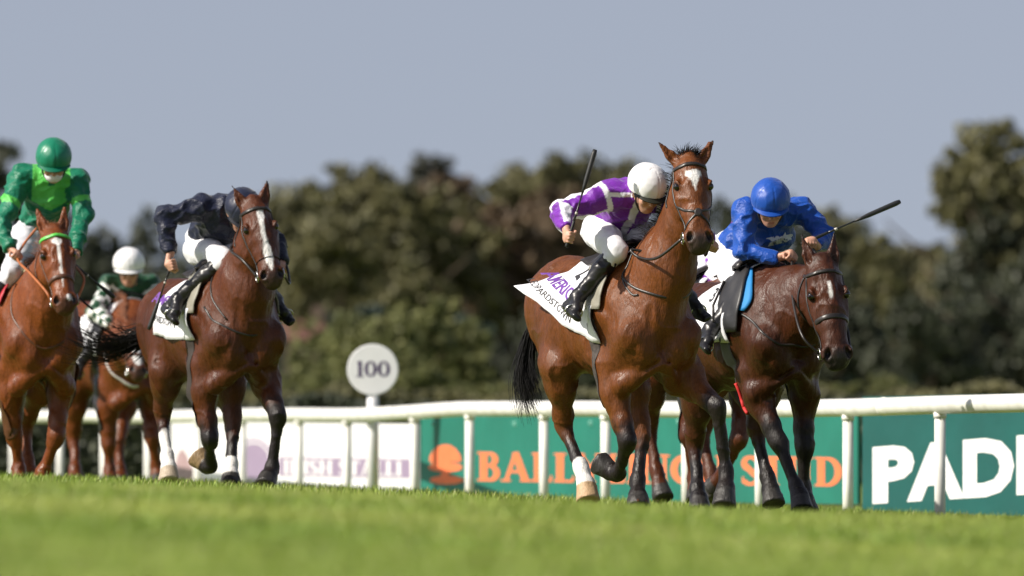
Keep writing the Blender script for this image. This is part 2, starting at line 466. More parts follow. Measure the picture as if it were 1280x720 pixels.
def hind_leg(f, S, Hk, Ft, C, T, sg, hip):
    side = np.array((0, 1., 0))
    ga = unit(Hk-S)
    f.cone(hip, S, (.125, .235), (.11, .15), side, .10)
    f = Thick(f, 1.2)
    m1 = S+(Hk-S)*.35; m2 = S+(Hk-S)*.8
    bk = unit(np.cross(side, ga)); 
    if bk[0] > 0: bk = -bk
    f.chain([S, m1, m2, Hk], [(.095, .125), (.075, .10), (.045, .055), (.043, .055)], side, .06)
    f.cone(hip+np.array((-.12, 0, -.15)), m2+bk*.055, (.08, .10), (.018, .02), side, .05)
    w2 = unit(Ft-Hk)
    f.ell(Hk+bk*.045, (.026, .034, .03), k=.025)
    f.cone(Hk-ga*.03, Hk+w2*.06, (.044, .056), (.039, .045), side, .02)
    b2 = unit(np.cross(side, w2))
    if b2[0] > 0: b2 = -b2
    c1 = Hk+w2*.08; c2 = Ft-w2*.03
    f.cone(c1, c2, (.032, .036), (.031, .035), side, .02)
    f.cone(Hk+bk*.04, c2+b2*.028, (.015, .017), (.017, .02), side, .02)
    f.cone(Ft-w2*.02, Ft+unit(C-Ft)*.02, (.042, .045), (.039, .041), side, .018)
    f.ell(Ft+b2*.026, (.028, .028, .03), k=.02)
    f.cone(Ft, C, (.036, .037), (.044, .045), side, .02)
    hoof(f, C, T)

TORSO = [  # x, centre z, half width, half height
    (.40, 1.20, .170, .225), (.26, 1.215, .230, .320), (.05, 1.225, .262, .375), (-.20, 1.20, .292, .362),
    (-.45, 1.215, .296, .335), (-.68, 1.28, .272, .295), (-.90, 1.345, .262, .265), (-1.07, 1.31, .205, .225)]

def horse(name, label, H):
    fr = Frame(H['px'], H['py'], H['D'], H['theta']); k = H.get('k', 1.0)
    root = empty(name, fr.o, fr.rz); tag(root, label, 'horse', 'racehorses galloping in the finish')
    P = {n: pt(fr, v) for n, v in H['pts'].items()}
    dz = H.get('dz', 0.0); P.setdefault('RE', np.array((.10, -.19, .88+dz))); P.setdefault('LE', np.array((.10, .19, .88+dz)))
    P.setdefault('RS', np.array((-.55, -.235, .93+dz))); P.setdefault('LS', np.array((-.55, .235, .93+dz)))
    allp = np.array(list(P.values()))
    lo = np.minimum(allp.min(0)-.16, (-1.36, -.40, -.02)); hi = np.maximum(allp.max(0)+.17, (.62, .40, 1.76)); hi[2] += .14
    f = Field(lo, hi, H.get('vox', .0115))
    side = np.array((0, 1., 0)); pz = H.get('pitch', 0.0)
    dz = H.get('dz', 0.0); tz = lambda x: pz*min(x, .1)+dz
    WD = H.get('wide', 1.09)
    T = [(np.array((x, 0, z+tz(x))), (hw*WD, hh)) for x, z, hw, hh in TORSO]
    f.chain([t[0] for t in T], [t[1] for t in T], side, .05)
    # withers, back ridge, croup, belly
    f.cone((.22, 0, 1.53+tz(.22)), (-.12, 0, 1.545+tz(-.12)), (.05, .07), (.06, .06), side, .12)
    f.cone((-.6, 0, 1.52+tz(-.6)), (-.92, 0, 1.55+tz(-.9)), (.10, .06), (.11, .06), side, .10)
    for sg in (-1, 1):
        Sg = 'L' if sg > 0 else 'R'
        E = P[Sg+'E']; Kn = P[Sg+'K']
        fw = np.clip((Kn[0]-E[0])*.25, -.06, .10)      # the shoulder follows the swinging leg
        ps = np.array((.40+fw, WD*sg*.165, 1.10+dz))
        f.cone((.04, WD*sg*.12, 1.50+tz(0)), (.16+fw*.5, WD*sg*.19, 1.26+dz), (.06, .13), (.075, .13), side, .07)
        f.cone((.16+fw*.5, WD*sg*.19, 1.28+dz), ps, (.075, .115), (.085, .10), side, .06)
        f.cone(ps+np.array((.0, -sg*.015, .02)), E+np.array((.02, -sg*.01, .06)), (.10, .12), (.085, .13), side, .06)
        f.ell((-.02, WD*sg*.20, 1.12+dz), (.13, .075, .22), k=.07)           # triceps
        f.ell((.455+fw*.5, WD*sg*.085, 1.055+dz), (.085, .085, .135), k=.035)   # pectoral
        f.cone((.44+fw*.5, WD*sg*.10, 1.0+dz), (.22, WD*sg*.13, .88+dz), (.08, .08), (.07, .07), side, .05)
        fore_leg(f, E, Kn, P[Sg+'F'], P[Sg+'C'], P[Sg+'T'], sg)
        hip = np.array((-.80, sg*.150, 1.30+tz(-.8)))
        f.ell((-.98, sg*.125, 1.26+tz(-1)), (.17, .125, .25), k=.08)
        f.ell((-.62, sg*.225, 1.46+tz(-.6)), (.06, .045, .05), k=.07)    # hip bone
        hind_leg(f, P[Sg+'S'], P[Sg+'H'], P[Sg+'G'], P[Sg+'D'], P[Sg+'O'], sg, hip)
        # muscle grooves
        f.cone((.07+fw*.4, WD*sg*.285, 1.42+dz), (.33+fw, WD*sg*.275, 1.20+dz), .022, .018, k=.05, op='sub')
        f.cone((.02, WD*sg*.305, 1.30+dz), (.02, WD*sg*.30, 1.02+dz), .016, .016, k=.06, op='sub')
        f.cone((-.40, WD*sg*.33, 1.34+tz(-.4)), (-.44, WD*sg*.32, 1.02+tz(-.4)), .02, .02, k=.07, op='sub')
        f.cone((.47+fw*.3, sg*.035, .945+dz), (.30, WD*sg*.165, .80+dz), (.060, .064), (.070, .080), None, .034)   # breast fold
    f.cone((.56, 0, 1.20+dz), (.555, 0, .98+dz), .014, .020, k=.025, op='sub')
    for sg in (-1, 1): f.cone((.565, 0, .965+dz), (.46, sg*.15, .865+dz), .010, .010, k=.022, op='sub')
    # neck and head
    po, mu = P['poll'], P['muzzle']
    a = unit(mu-po); HL = np.linalg.norm(mu-po)
    yaw = math.radians(H.get('face', -10)); fd = np.array((math.cos(yaw), math.sin(yaw), 0))
    n = unit(fd-a*np.dot(fd, a)); lat = np.cross(n, a); rollv = H.get('roll', 0)
    if lat[1] < 0: lat = -lat
    s = HL/.60
    def hp(t, l, c): return po+a*HL*t+lat*l*s+n*c*s
    nb = np.array((.26, 0, 1.32+dz)); ne = po-n*.085*s+a*.07
    nd = ne-nb
    n1 = nb+nd*.33+np.array((.05, nd[1]*.15, -.02)); n2 = nb+nd*.68+np.array((.06, nd[1]*.25, -.02))
    f.chain([nb, n1, n2, ne], [(.225, .315), (.172, .255), (.112, .18), (.088, .135)], lat*.5+side*.5, .09)
    f.cone(nb+np.array((.18, 0, -.08)), ne+a*.10-n*.03, (.105, .13), (.058, .065), side, .09)   # throat, windpipe
    secs = [(-.03, -.055, .070, .080), (.12, -.045, .098, .110), (.30, -.052, .112, .135), (.45, -.040, .100, .120), (.62, -.018, .080, .090), (.78, -.006, .070, .072), (.90, -.006, .078, .070), (.965, -.014, .070, .060)]
    f.chain([hp(t, 0, c) for t, c, _, _ in secs], [(w_*s, h_*s) for _, _, w_, h_ in secs], lat, .02)
    for sg in (-1, 1):
        f.ell(hp(.29, sg*.092, .034), (.036*s, .030*s, .034*s), k=.03)          # brow
        f.ell(hp(.40, sg*.066, -.10), (.105*s, .05*s, .09*s), ax=[a, lat, n], k=.035)   # jowl
        f.cone(hp(.36, sg*.095, -.005), hp(.62, sg*.072, -.012), .018*s, .012*s, k=.03)  # cheek crest
        f.ell(hp(.24, sg*.076, .050), (.045*s, .02*s, .016*s), ax=[a, lat, n], k=.03, op='sub')
        f.ell(hp(.905, sg*.056, .026), (.048*s, .036*s, .038*s), ax=[a, lat, n], k=.02)    # nostril flare
        f.ell(hp(.925, sg*.060, .054), (.038*s, .020*s, .030*s), ax=[unit(a+lat*sg*.35), unit(lat-a*sg*.35), n], k=.006, op='sub')
        f.ell(hp(.325, sg*.124, .030), (.027*s, .02*s, .022*s), ax=[a, lat, n], k=.012, op='sub')
    f.cone(hp(.93, 0, -.045), hp(1.0, 0, -.045), (.052*s, .034*s), (.042*s, .028*s), lat, .018)      # lower lip, chin
    f.cone(hp(.995, -.06, -.022), hp(.995, .06, -.022), .006, .006, k=.008, op='sub')
    ears = H.get('ears', (.30, .30)); efw = H.get('earf', .25)
    eartips = []
    for sg, sp in zip((-1, 1), ears):
        e0 = hp(.015, sg*.06, -.035); d = unit(-a*.9+lat*sg*sp+n*efw); el = H.get('earl', .185)*s
        e1 = e0+d*el*.45; e2 = e0+d*el
        nn = unit(n+lat*sg*.35)
        sdv = unit(np.cross(d, nn))
        f.cone(e0, e1, (.034*s, .03*s), (.036*s, .024*s), sdv, .02); f.cone(e1, e2, (.036*s, .024*s), (.007*s, .007*s), sdv, .01)
        f.cone(e0+d*el*.22+nn*.028*s, e0+d*el*.85+nn*.018*s, (.020*s, .024*s), (.006*s, .012*s), sdv, .008, op='sub')
        eartips.append((e0, e2))
    V, Q = f.mesh(1)
    N = vnormals(V, Q)
    wv_ = V+.05*np.stack([fbm(V, 4, 2, 31), fbm(V, 4, 2, 32), fbm(V, 4, 2, 33)], 1)
    vein = (1-np.abs(2*fbm(wv_*np.array((1, 1, .7)), 7, 1, 41)-1))**12
    stri = fbm(wv_*np.array((1, 1, .28)), 17, 2, 44)-.5
    inb = sstep(.5, .75, V[:, 2])
    V = (V+N*((fbm(V, 9, 2, 2)-.5)*.010+stri*.016*inb+vein*.007)[:, None]).astype(np.float32)
    # ---- coat colours
    base = np.array(H['coat']); n_ = len(V)
    z = V[:, 2:3]
    tone = (.92+.55*(fbm(V, 3.2, 3, 5)-.5)+.35*(fbm(V*np.array((1, 1, .3)), 26, 2, 6)-.5))[:, None]
    C = base*tone
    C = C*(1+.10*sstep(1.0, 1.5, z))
    dk = np.array(H.get('dark', base*.45))
    def paint(C, m_, col): m_ = np.clip(m_, 0, 1)[:, None]; return C*(1-m_)+col*m_
    noise = fbm(V, 30, 2, 9)-.5
    if H.get('points', True):
        for Sg in 'LR':
            for (A, B, Dn, E_) in ((P[Sg+'E'], P[Sg+'K'], P[Sg+'F'], P[Sg+'C']), (P[Sg+'S'], P[Sg+'H'], P[Sg+'G'], P[Sg+'D'])):
                d0, t0 = segd(V, A, B); d1, t1 = segd(V, B, Dn); d2, t2 = segd(V, Dn, E_)
                st = H.get('pstart', .62)
                hindleg = A is P[Sg+'S']
                if hindleg: st = .95
                m0 = sstep(st, st+.3, t0+noise*.25)*(d0 < .13)
                m1 = (d1 < .085)*sstep(-.1, .15 if not hindleg else .55, t1+noise*.2); m2 = (d2 < .08)*1.0
                C = paint(C, np.maximum(np.maximum(m0, m1), m2)*.97, BLACK*.8)
    # dark muzzle, ear tips, eye rims
    dM = np.linalg.norm(V-hp(.98, 0, 0), axis=1); C = paint(C, (1-sstep(.06*s, .125*s, dM+noise*.03))*H.get('muz', .85), np.array((.03, .025, .023)))
    for sg in (-1, 1):
        dN = np.linalg.norm(V-hp(.925, sg*.060, .045), axis=1); C = paint(C, 1-sstep(.018, .028, dN), BLACK*.6)
        dE = np.linalg.norm(V-hp(.325, sg*.12, .03), axis=1); C = paint(C, (1-sstep(.022, .042, dE))*.8, BLACK)
    for e0, e2 in eartips:
        d, t = segd(V, e0, e2); C = paint(C, (d < .05)*sstep(.8, .97, t)*H.get('eart', .9), BLACK)
    # white face marking: half width as a function of t along the face
    u = (V-po)@a/HL; l = (V-po)@lat/s; c = (V-po)@n
    if 'blaze' in H:
        tt = [b_[0] for b_ in H['blaze']]; ww = [b_[1] for b_ in H['blaze']]; oo = [b_[2] if len(b_) > 2 else 0 for b_ in H['blaze']]
        bw = np.interp(u, tt, ww, 0, 0); bo = np.interp(u, tt, oo)
        C = paint(C, (1-sstep(-.004, .006, np.abs(l-bo)-bw+noise*.012))*(c > -.02*s)*(bw > .001)*(np.linalg.norm(V-po, axis=1) < .8), WHITE)
    for key, (t_a) in H.get('socks', {}).items():      # e.g. 'R_hind': fraction of the cannon left dark
        Sg, wh = key.split('_')
        A, B, Dn = (P[Sg+'K'], P[Sg+'F'], P[Sg+'C']) if wh == 'fore' else (P[Sg+'H'], P[Sg+'G'], P[Sg+'D'])
        d1, t1 = segd(V, A, B); d2, t2 = segd(V, B, Dn)
        C = paint(C, np.maximum((d1 < .075)*sstep(t_a-.04, t_a+.04, t1+noise*.12), (d2 < .075)*1.0), WHITE)
    hc = H.get('hoofs', {})
    for Sg in 'LR':
        for wh, (a_, b_) in (('fore', ('C', 'T')), ('hind', ('D', 'O'))):
            d, t = segd(V, P[Sg+a_], P[Sg+b_]); C = paint(C, (d < .085)*sstep(.02, .1, t), np.array(hc.get(Sg+'_'+wh, (.035, .032, .03))))
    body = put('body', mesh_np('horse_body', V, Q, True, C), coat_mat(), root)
    bvh = BVHTree.FromPolygons([tuple(v) for v in V.tolist()], Q.tolist(), epsilon=0)
    # eyes
    for sg in (-1, 1):
        mb = MB(); cc = hp(.325, sg*.101, .028); r = .025*s
        mb.lathe([(r*math.sin(q), -r*math.cos(q)) for q in np.linspace(.05, math.pi-.05, 9)], 14, Matrix.Translation(Vector(cc)))
        mb.build('eye', mat('horse_eye', (.006, .004, .003), rough=.06, spec=.8, var=0), root, True)
    R = dict(root=root, fr=fr, P=P, hp=hp, bvh=bvh, a=a, n=n, lat=lat, s=s, nb=nb, ne=ne, nd=nd, H=H, body=body)
    return R

def coat_mat():
    "short glossy hair: colour from the mesh, streaky relief along the lie of the coat, uneven sweat gloss"
    if 'horse_coat' in MATS: return MATS['horse_coat']
    m, t, b = _nodes('horse_coat'); N = t.nodes; L = t.links
    at_ = N.new('ShaderNodeVertexColor'); at_.layer_name = 'Col'; tc = N.new('ShaderNodeTexCoord')
    def noise(sc, det, st=(1, 1, 1)):
        mp = N.new('ShaderNodeMapping'); mp.inputs['Scale'].default_value = st; L.new(tc.outputs['Object'], mp.inputs[0])
        nz = N.new('ShaderNodeTexNoise'); nz.inputs['Scale'].default_value = sc; nz.inputs['Detail'].default_value = det; L.new(mp.outputs[0], nz.inputs['Vector']); return nz.outputs[0]
    def rng(sock, a, b_, c, d):
        mr = N.new('ShaderNodeMapRange'); mr.inputs[1].default_value = a; mr.inputs[2].default_value = b_; mr.inputs[3].default_value = c; mr.inputs[4].default_value = d; L.new(sock, mr.inputs[0]); return mr.outputs[0]
    fine = noise(150, 4, (1, 1, .22)); mid = noise(30, 6, (1, 1, .45)); big = noise(6.5, 5)
    mu = N.new('ShaderNodeMix'); mu.data_type = 'RGBA'; mu.blend_type = 'MULTIPLY'; mu.inputs[0].default_value = 1
    L.new(at_.outputs[0], mu.inputs[6]); L.new(rng(fine, .3, .7, .72, 1.28), mu.inputs[7]); L.new(mu.outputs[2], b.inputs['Base Color'])
    L.new(rng(big, .36, .64, .30, .56), b.inputs['Roughness']); b.inputs['Specular IOR Level'].default_value = .30
    ad = N.new('ShaderNodeMath'); ad.operation = 'MULTIPLY_ADD'; ad.inputs[1].default_value = .35; L.new(fine, ad.inputs[0]); L.new(mid, ad.inputs[2])
    bp = N.new('ShaderNodeBump'); bp.inputs['Strength'].default_value = 1; bp.inputs['Distance'].default_value = .0085; L.new(ad.outputs[0], bp.inputs['Height']); L.new(bp.outputs[0], b.inputs['Normal'])
    MATS['horse_coat'] = m; return m

def hair_part(name, strands, matr, parent, w0=.004):
    "strands: list of point lists; thin tapering three-sided tubes in one mesh"
    V = []; Qs = []; T = []
    for pts in strands:
        pts = np.array(pts, float); m_ = len(pts); b0 = len(V)
        tg = np.gradient(pts, axis=0); u = np.cross(tg, (0.3, .8, .5)); u /= np.linalg.norm(u, axis=1)[:, None]+1e-9
        v = np.cross(tg, u); v /= np.linalg.norm(v, axis=1)[:, None]+1e-9
        for i in range(m_):
            r = w0*(1-.8*i/(m_-1))
            for q in range(3):
                an = q*2.0944; V.append(pts[i]+(u[i]*math.cos(an)+v[i]*math.sin(an))*r)
        for i in range(m_-1):
            for q in range(3): Qs.append((b0+i*3+q, b0+i*3+(q+1) % 3, b0+i*3+3+(q+1) % 3, b0+i*3+3+q))
    return put(name, mesh_np(name, np.array(V), np.array(Qs)), matr, parent)

def surf(R, p):
    h = R['bvh'].find_nearest(Vector(p)); return h[0], h[1]

def strap(R, name, pts, width, th, matr, snap=True, n=7, parent=None, off=None, lift=0.0):
    "a leather strap lying on the horse through the given points"
    C = catmull(pts, n); V = []; Fc = []
    pr = []
    for p in C:
        if snap:
            q, nn = surf(R, p); pr.append((q+nn*lift, nn))
        else: pr.append((p, None))
    if snap:   # even out
        for _ in range(2):
            pr = [pr[0]]+[((pr[i-1][0]+pr[i][0]*2+pr[i+1][0])/4, (pr[i-1][1]+pr[i][1]*2+pr[i+1][1]).normalized()) for i in range(1, len(pr)-1)]+[pr[-1]]
    for i, (p, nn) in enumerate(pr):
        t = (pr[min(i+1, len(pr)-1)][0]-pr[max(i-1, 0)][0]).normalized()
        if nn is None: nn = t.orthogonal()
        w_ = t.cross(nn).normalized(); nn = w_.cross(t).normalized()
        for (aa, bb) in ((-1, -.6), (1, -.6), (1, .5), (.6, 1), (-.6, 1), (-1, .5)):
            V.append(p+w_*aa*width/2+nn*(bb*th))
    m_ = 6
    for i in range(len(pr)-1):
        for q in range(m_): Fc.append((i*m_+q, i*m_+(q+1) % m_, (i+1)*m_+(q+1) % m_, (i+1)*m_+q))
    Fc.append(tuple(range(m_-1, -1, -1))); Fc.append(tuple((len(pr)-1)*m_+q for q in range(m_)))
    mb = MB(); mb.add(V, Fc); return mb.build(name, matr, parent or R['root'], True, off)
# ---------------------------------------------------------------- tack
leather = mat('black_leather', (.022, .018, .016), rough=.38, spec=.5, var=.25, vsc=20, bump=.0008, bsc=90)
leather_b = mat('brown_leather', (.085, .030, .012), rough=.42, spec=.5, var=.25, vsc=20, bump=.0008, bsc=90)
leather_o = mat('tan_rubber_rein', (.38, .115, .035), rough=.5, spec=.4, var=.2, vsc=20)
steel = mat('steel', (.62, .61, .58), rough=.25, metal=1, var=.1)
cloth_w = mat('white_saddle_cloth', (.76, .76, .79), rough=.75, spec=.3, var=.05, vsc=8, bump=.004, bsc=18, det=3)
hair_k = mat('black_hair', (.010, .009, .009), rough=.6, spec=.22, var=.3, vsc=30)
hair_c = mat('chestnut_hair', (.20, .062, .018), rough=.4, spec=.5, var=.3, vsc=30)
purple_ink = mat('purple_ink', (.13, .035, .28), rough=.7, var=.05)
black_ink = mat('black_ink', (.02, .02, .024), rough=.7, var=.05)
flap_grey = mat('grey_saddle_flap', (.25, .235, .19), rough=.55, var=.15, vsc=10, bump=.001, bsc=120)
flap_black = mat('black_saddle_flap', (.02, .019, .02), rough=.45, var=.2, vsc=10, bump=.001, bsc=120)

def wrap(R, x, phi, lift):
    "point on the horse's barrel at distance x along it and angle phi from the spine (positive: its left)"
    c = Vector((x, 0, 1.26+R['H'].get('dz', 0)+R['H'].get('pitch', 0)*min(x, .1))); d = Vector((0, math.sin(phi), math.cos(phi)))
    h = R['bvh'].ray_cast(c+d*.9, -d, 1.0)
    q = h[0] if h[0] is not None else c+d*.3
    return q+d*lift

def sheet(name, rows, th, matr, parent, off=None):
    "a thin cloth or leather patch with real thickness from a grid of points"
    n, k = len(rows), len(rows[0]); A = np.array([[list(p) for p in r] for r in rows])
    du = np.gradient(A, axis=0); dv = np.gradient(A, axis=1); nn = np.cross(du, dv); nn /= np.linalg.norm(nn, axis=2)[:, :, None]+1e-9
    V = np.concatenate([(A+nn*th/2).reshape(-1, 3), (A-nn*th/2).reshape(-1, 3)]); o2 = n*k; Q = []
    for i in range(n-1):
        for j in range(k-1):
            a, b, c, d = i*k+j, (i+1)*k+j, (i+1)*k+j+1, i*k+j+1
            Q.append((a, b, c, d)); Q.append((o2+d, o2+c, o2+b, o2+a))
    for i in range(n-1):
        Q.append((i*k, o2+i*k, o2+(i+1)*k, (i+1)*k)); j = k-1; Q.append((i*k+j, (i+1)*k+j, o2+(i+1)*k+j, o2+i*k+j))
    for j in range(k-1):
        Q.append((j, j+1, o2+j+1, o2+j)); i = (n-1)*k; Q.append((i+j, o2+i+j, o2+i+j+1, i+j+1))
    if off is not None: V = V-np.array(off)
    return put(name, mesh_np(name, V, np.array(Q)), matr, parent)

def text_mesh(txt, size=1.0, bold=.0, align='LEFT', shear=0):
    "flat outline of some lettering as vertices and faces"
    cu = bpy.data.curves.new('lettering', 'FONT'); cu.body = txt; cu.size = size; cu.align_x = align; cu.offset = bold; cu.shear = shear
    cu.resolution_u = 3
    o = bpy.data.objects.new('lettering', cu); COL.objects.link(o)
    dg = bpy.context.evaluated_depsgraph_get(); me = o.evaluated_get(dg).to_mesh()
    V = [tuple(v.co) for v in me.vertices]; Fc = [tuple(p.vertices) for p in me.polygons]
    bpy.data.objects.remove(o); bpy.data.curves.remove(cu)
    return V, Fc

def tack(R, T):
    root = R['root']; hp = R['hp']; fr = R['fr']; lm = T.get('leather', leather)
    bm = T.get('browmat', lm)
    # bridle
    hd = [hp(.05, -.085, -.11), hp(.085, -.108, -.03), hp(.10, -.085, .045), hp(.095, -.04, .075), hp(.095, 0, .08), hp(.095, .04, .075), hp(.10, .085, .045), hp(.085, .108, -.03), hp(.05, .085, -.11)]
    br = strap(R, 'bridle', hd, .024, .006, bm, lift=.003); tag(br, 'bridle with browband')
    nt_ = T.get('nose', .60)
    rings = {}
    for sg in (-1, 1):
        strap(R, 'cheekpiece', [hp(.085, sg*.11, -.03), hp(.25, sg*.125, -.035), hp(.45, sg*.11, -.03), hp(.65, sg*.09, -.025), hp(.84, sg*.08, -.02)], .016, .005, lm, parent=br, lift=.002)
        strap(R, 'throat_lash', [hp(.06, sg*.10, -.09), hp(.22, sg*.105, -.16), hp(.36, sg*.08, -.20), hp(.42, sg*.01, -.22)], .014, .004, lm, parent=br, lift=.004)
        c = hp(.875, sg*.092, -.025); rings[sg] = c
        mb = MB(); e1, e2 = R['a'], R['n']
        mb.tube([c+(e1*math.cos(q)+e2*math.sin(q))*.036 for q in np.linspace(0, 2*math.pi, 15)], .0055, 6)
        mb.build('bit_ring', steel, br, True)
    mb = MB(); mb.tube([rings[-1], hp(.93, -.05, -.045), hp(.93, .05, -.045), rings[1]], .008, 6); mb.build('bit', steel, br, True)
    if T.get('grackle'):
        for sg in (-1, 1):
            strap(R, 'noseband', [hp(.50, sg*.10, -.03), hp(.60, sg*.075, .03), hp(.665, 0, .075), hp(.76, -sg*.065, .03), hp(.84, -sg*.075, -.03), hp(.90, -sg*.05, -.08)], .016, .005, lm, parent=br, lift=.003)
        mb = MB(); q, nn = surf(R, hp(.665, 0, .09)); mb.lathe([(.0, -.004), (.026, -.004), (.026, .009), (.018, .012)], 12, Matrix.Translation(q) @ nn.to_track_quat('Z', 'Y').to_matrix().to_4x4())
        mb.build('noseband_pad', lm, br)
    else:
        strap(R, 'noseband', [hp(nt_+.03, -.02, -.12), hp(nt_+.02, -.085, -.04), hp(nt_, -.06, .05), hp(nt_-.005, 0, .075), hp(nt_, .06, .05), hp(nt_+.02, .085, -.04), hp(nt_+.03, .02, -.12)], T.get('nosew', .026), .006, lm, parent=br, lift=.003)
    for sg, pts in T.get('reins', []):
        q = [rings[sg]]+[pt(fr, p) for p in pts]
        q = [Vector(v) for v in q]
        C = catmull(q, 8)
        mb = MB(); mb.tube(C, .0095, 6); mb.build('rein', T.get('reinmat', lm), br, True)
    for pts, wd, mt in T.get('straps', []):
        strap(R, 'breast_strap', [pt(fr, p) for p in pts], wd, .006, mt, lift=.004)
    # saddle cloth
    cl = T.get('cloth')
    if cl:
        x0, x1 = cl['x']; ph0, ph1 = cl['phi']; flare = cl.get('flare', lambda u, v: Vector((0, 0, 0)))
        def cp(u, v, lift=0.0):
            "u 0 front .. 1 rear, v -1 right edge .. 1 left edge"
            hem = 1+cl.get('hem', .0)*(1-u)
            ph = (ph0 if v < 0 else ph1)*v*hem
            x = x0+(x1-x0)*u
            rip = (.009*math.sin(7*u+9*abs(v)+1)+.006*math.sin(15*u-6*abs(v)))*min(1, abs(v)*1.6)
            return wrap(R, x-cl.get('slant', 0)*abs(v), ph, .018+rip+lift)+flare(u, v)
        rows = [[cp(i/22, -1+2*j/44) for j in range(45)] for i in range(23)]
        sc_ = sheet('saddle_cloth', rows, .006, T.get('clothmat', cloth_w), root)
        for (txt, uc, vc, hgt, rot, mt, bold, flip) in cl.get('text', []):
            V, Fc = text_mesh(txt, 1, bold, 'CENTER'); out = []
            cr, sr = math.cos(rot), math.sin(rot)
            L_ = (x1-x0); 
            for (a_, b_, _) in V:
                a_, b_ = a_*hgt, (b_-.35)*hgt
                a2, b2 = a_*cr-b_*sr, a_*sr+b_*cr
                # right side of the horse: reading direction runs towards the head
                u = uc+(a2 if flip else -a2)/abs(L_); v = vc+b2/(.34*abs(ph0)) if vc < 0 else vc-b2/(.34*abs(ph1))
                out.append(cp(u, v, .006))
            mb = MB(); mb.add(out, Fc); mb.build('printed_number' if txt.isdigit() else 'printed_lettering', mt, sc_)
    sd_ = T.get('saddle')
    if sd_:
        fm = sd_.get('flap', flap_grey)
        rows = []
        for i in range(15):
            u = i/14; row = []
            for j in range(13):
                v = -1+2*j/12; pm = .62
                x = .12-.50*u; lift = .03+.035*math.sin(math.pi*u)**.5*(1-.4*v*v)+.035*(abs(u-.0) < .15)+.05*sstep(.75, 1, u)
                row.append(wrap(R, x, v*pm*(1-.25*u), lift))
            rows.append(row)
        sad = sheet('saddle', rows, .012, leather, root)
        for sg in (-1, 1):
            rows = []
            for i in range(13):
                u = i/12; row = []
                for j in range(14):
                    v = j/13; ph = sg*(.35+v*sd_.get('len', 1.25))
                    fwd = .20*math.sin(min(1, v*1.4)*math.pi/2)*(1-.15*v); wdt = .34*(1-.35*v)
                    x = sd_.get('fx', .06)+fwd-wdt*u
                    if v > .85: x = x*1.0
                    row.append(wrap(R, x, ph, .026+.012*math.sin(3*v+u)))
                rows.append(row)
            sheet('saddle_flap', rows if sg > 0 else rows, .008, fm, sad)
            # girth
            strap(R, 'girth', [Vector(wrap(R, .10, sg*q, .0)) for q in np.linspace(1.35, 3.05, 14)], .085, .003, sd_.get('girth', fm), parent=sad, lift=.002)
            # stirrup leather and iron
            if sd_.get('ankle') is not None:
                A = sd_['ankle'] if sg < 0 else sd_['ankle']*np.array((1, -1, 1))
                A = Vector(A); top = Vector(wrap(R, 0, sg*.8, .05))
                mb = MB(); mb.tube([top, (top+A)/2+Vector((0, sg*.03, 0)), A+Vector((.05, 0, .05))], .009, 6); mb.build('stirrup_leather', leather, sad, True)

def mane(R, matr, n=150, fl=1.0, wind=(-.5, -.25, .35), forelock=40, seed=1, lng=.16):
    rg = np.random.default_rng(seed); st = []
    nb, ne = np.array(R['nb'])+np.array((-.10, 0, .20)), np.array(R['ne']); wv = np.array(wind)
    for i in range(n):
        t = rg.random(); p = nb+(ne-nb)*t; up = np.array((-.35, 0, .94)); y = (rg.random()-.5)*.03
        q = p+up*.35; h = R['bvh'].ray_cast(Vector(q), Vector(-up), .6)
        if h[0] is None: continue
        b0 = np.array(h[0])-up*.01; L_ = lng*.8*(.6+.7*rg.random()); d = unit(wv*1.2+np.array((0, .25, 0))*rg.normal()*.5+up*.15)
        pts = [b0]
        for k_ in range(1, 6):
            d = unit(d+np.array((0, 0, -.10))+rg.normal(0, .07, 3)); pts.append(pts[-1]+d*L_/5)
        st.append(pts)
    for i in range(forelock*2):
        b0 = np.array(R['hp'](-.03+.07*rg.random(), (rg.random()-.5)*.085, -.01)); d = unit(-R['a']*.8+R['n']*(.3*rg.random()-.05)+R['lat']*rg.normal()*.18+wv*.3)
        pts = [b0]; L_ = fl*.105*(.45+.75*rg.random())
        for k_ in range(1, 6):
            d = unit(d+R['a']*.20+R['lat']*.10+rg.normal(0, .07, 3)); pts.append(pts[-1]+d*L_/5)
        st.append(pts)
    return hair_part('mane', st, matr, R['root'], .0026)

def tail(R, matr, ctrl, n=160, spread=.05, seed=2, w0=.0055):
    "tail: a dock and many hairs following control points (local)"
    rg = np.random.default_rng(seed); C = [np.array(c, float) for c in ctrl]; st = []
    for i in range(n):
        o1 = rg.normal(0, 1, 3)*spread; ln = .75+.3*rg.random()
        pts = [C[0]+rg.normal(0, .012, 3)]
        for q in range(1, len(C)):
            f_ = q/(len(C)-1); pts.append(C[0]+(C[q]-C[0])*ln+o1*f_**.8*(1+.5*f_)+rg.normal(0, .006, 3))
        st.append([np.array(v) for v in catmull([Vector(p) for p in pts], 3)])
    return hair_part('tail', st, matr, R['root'], w0)
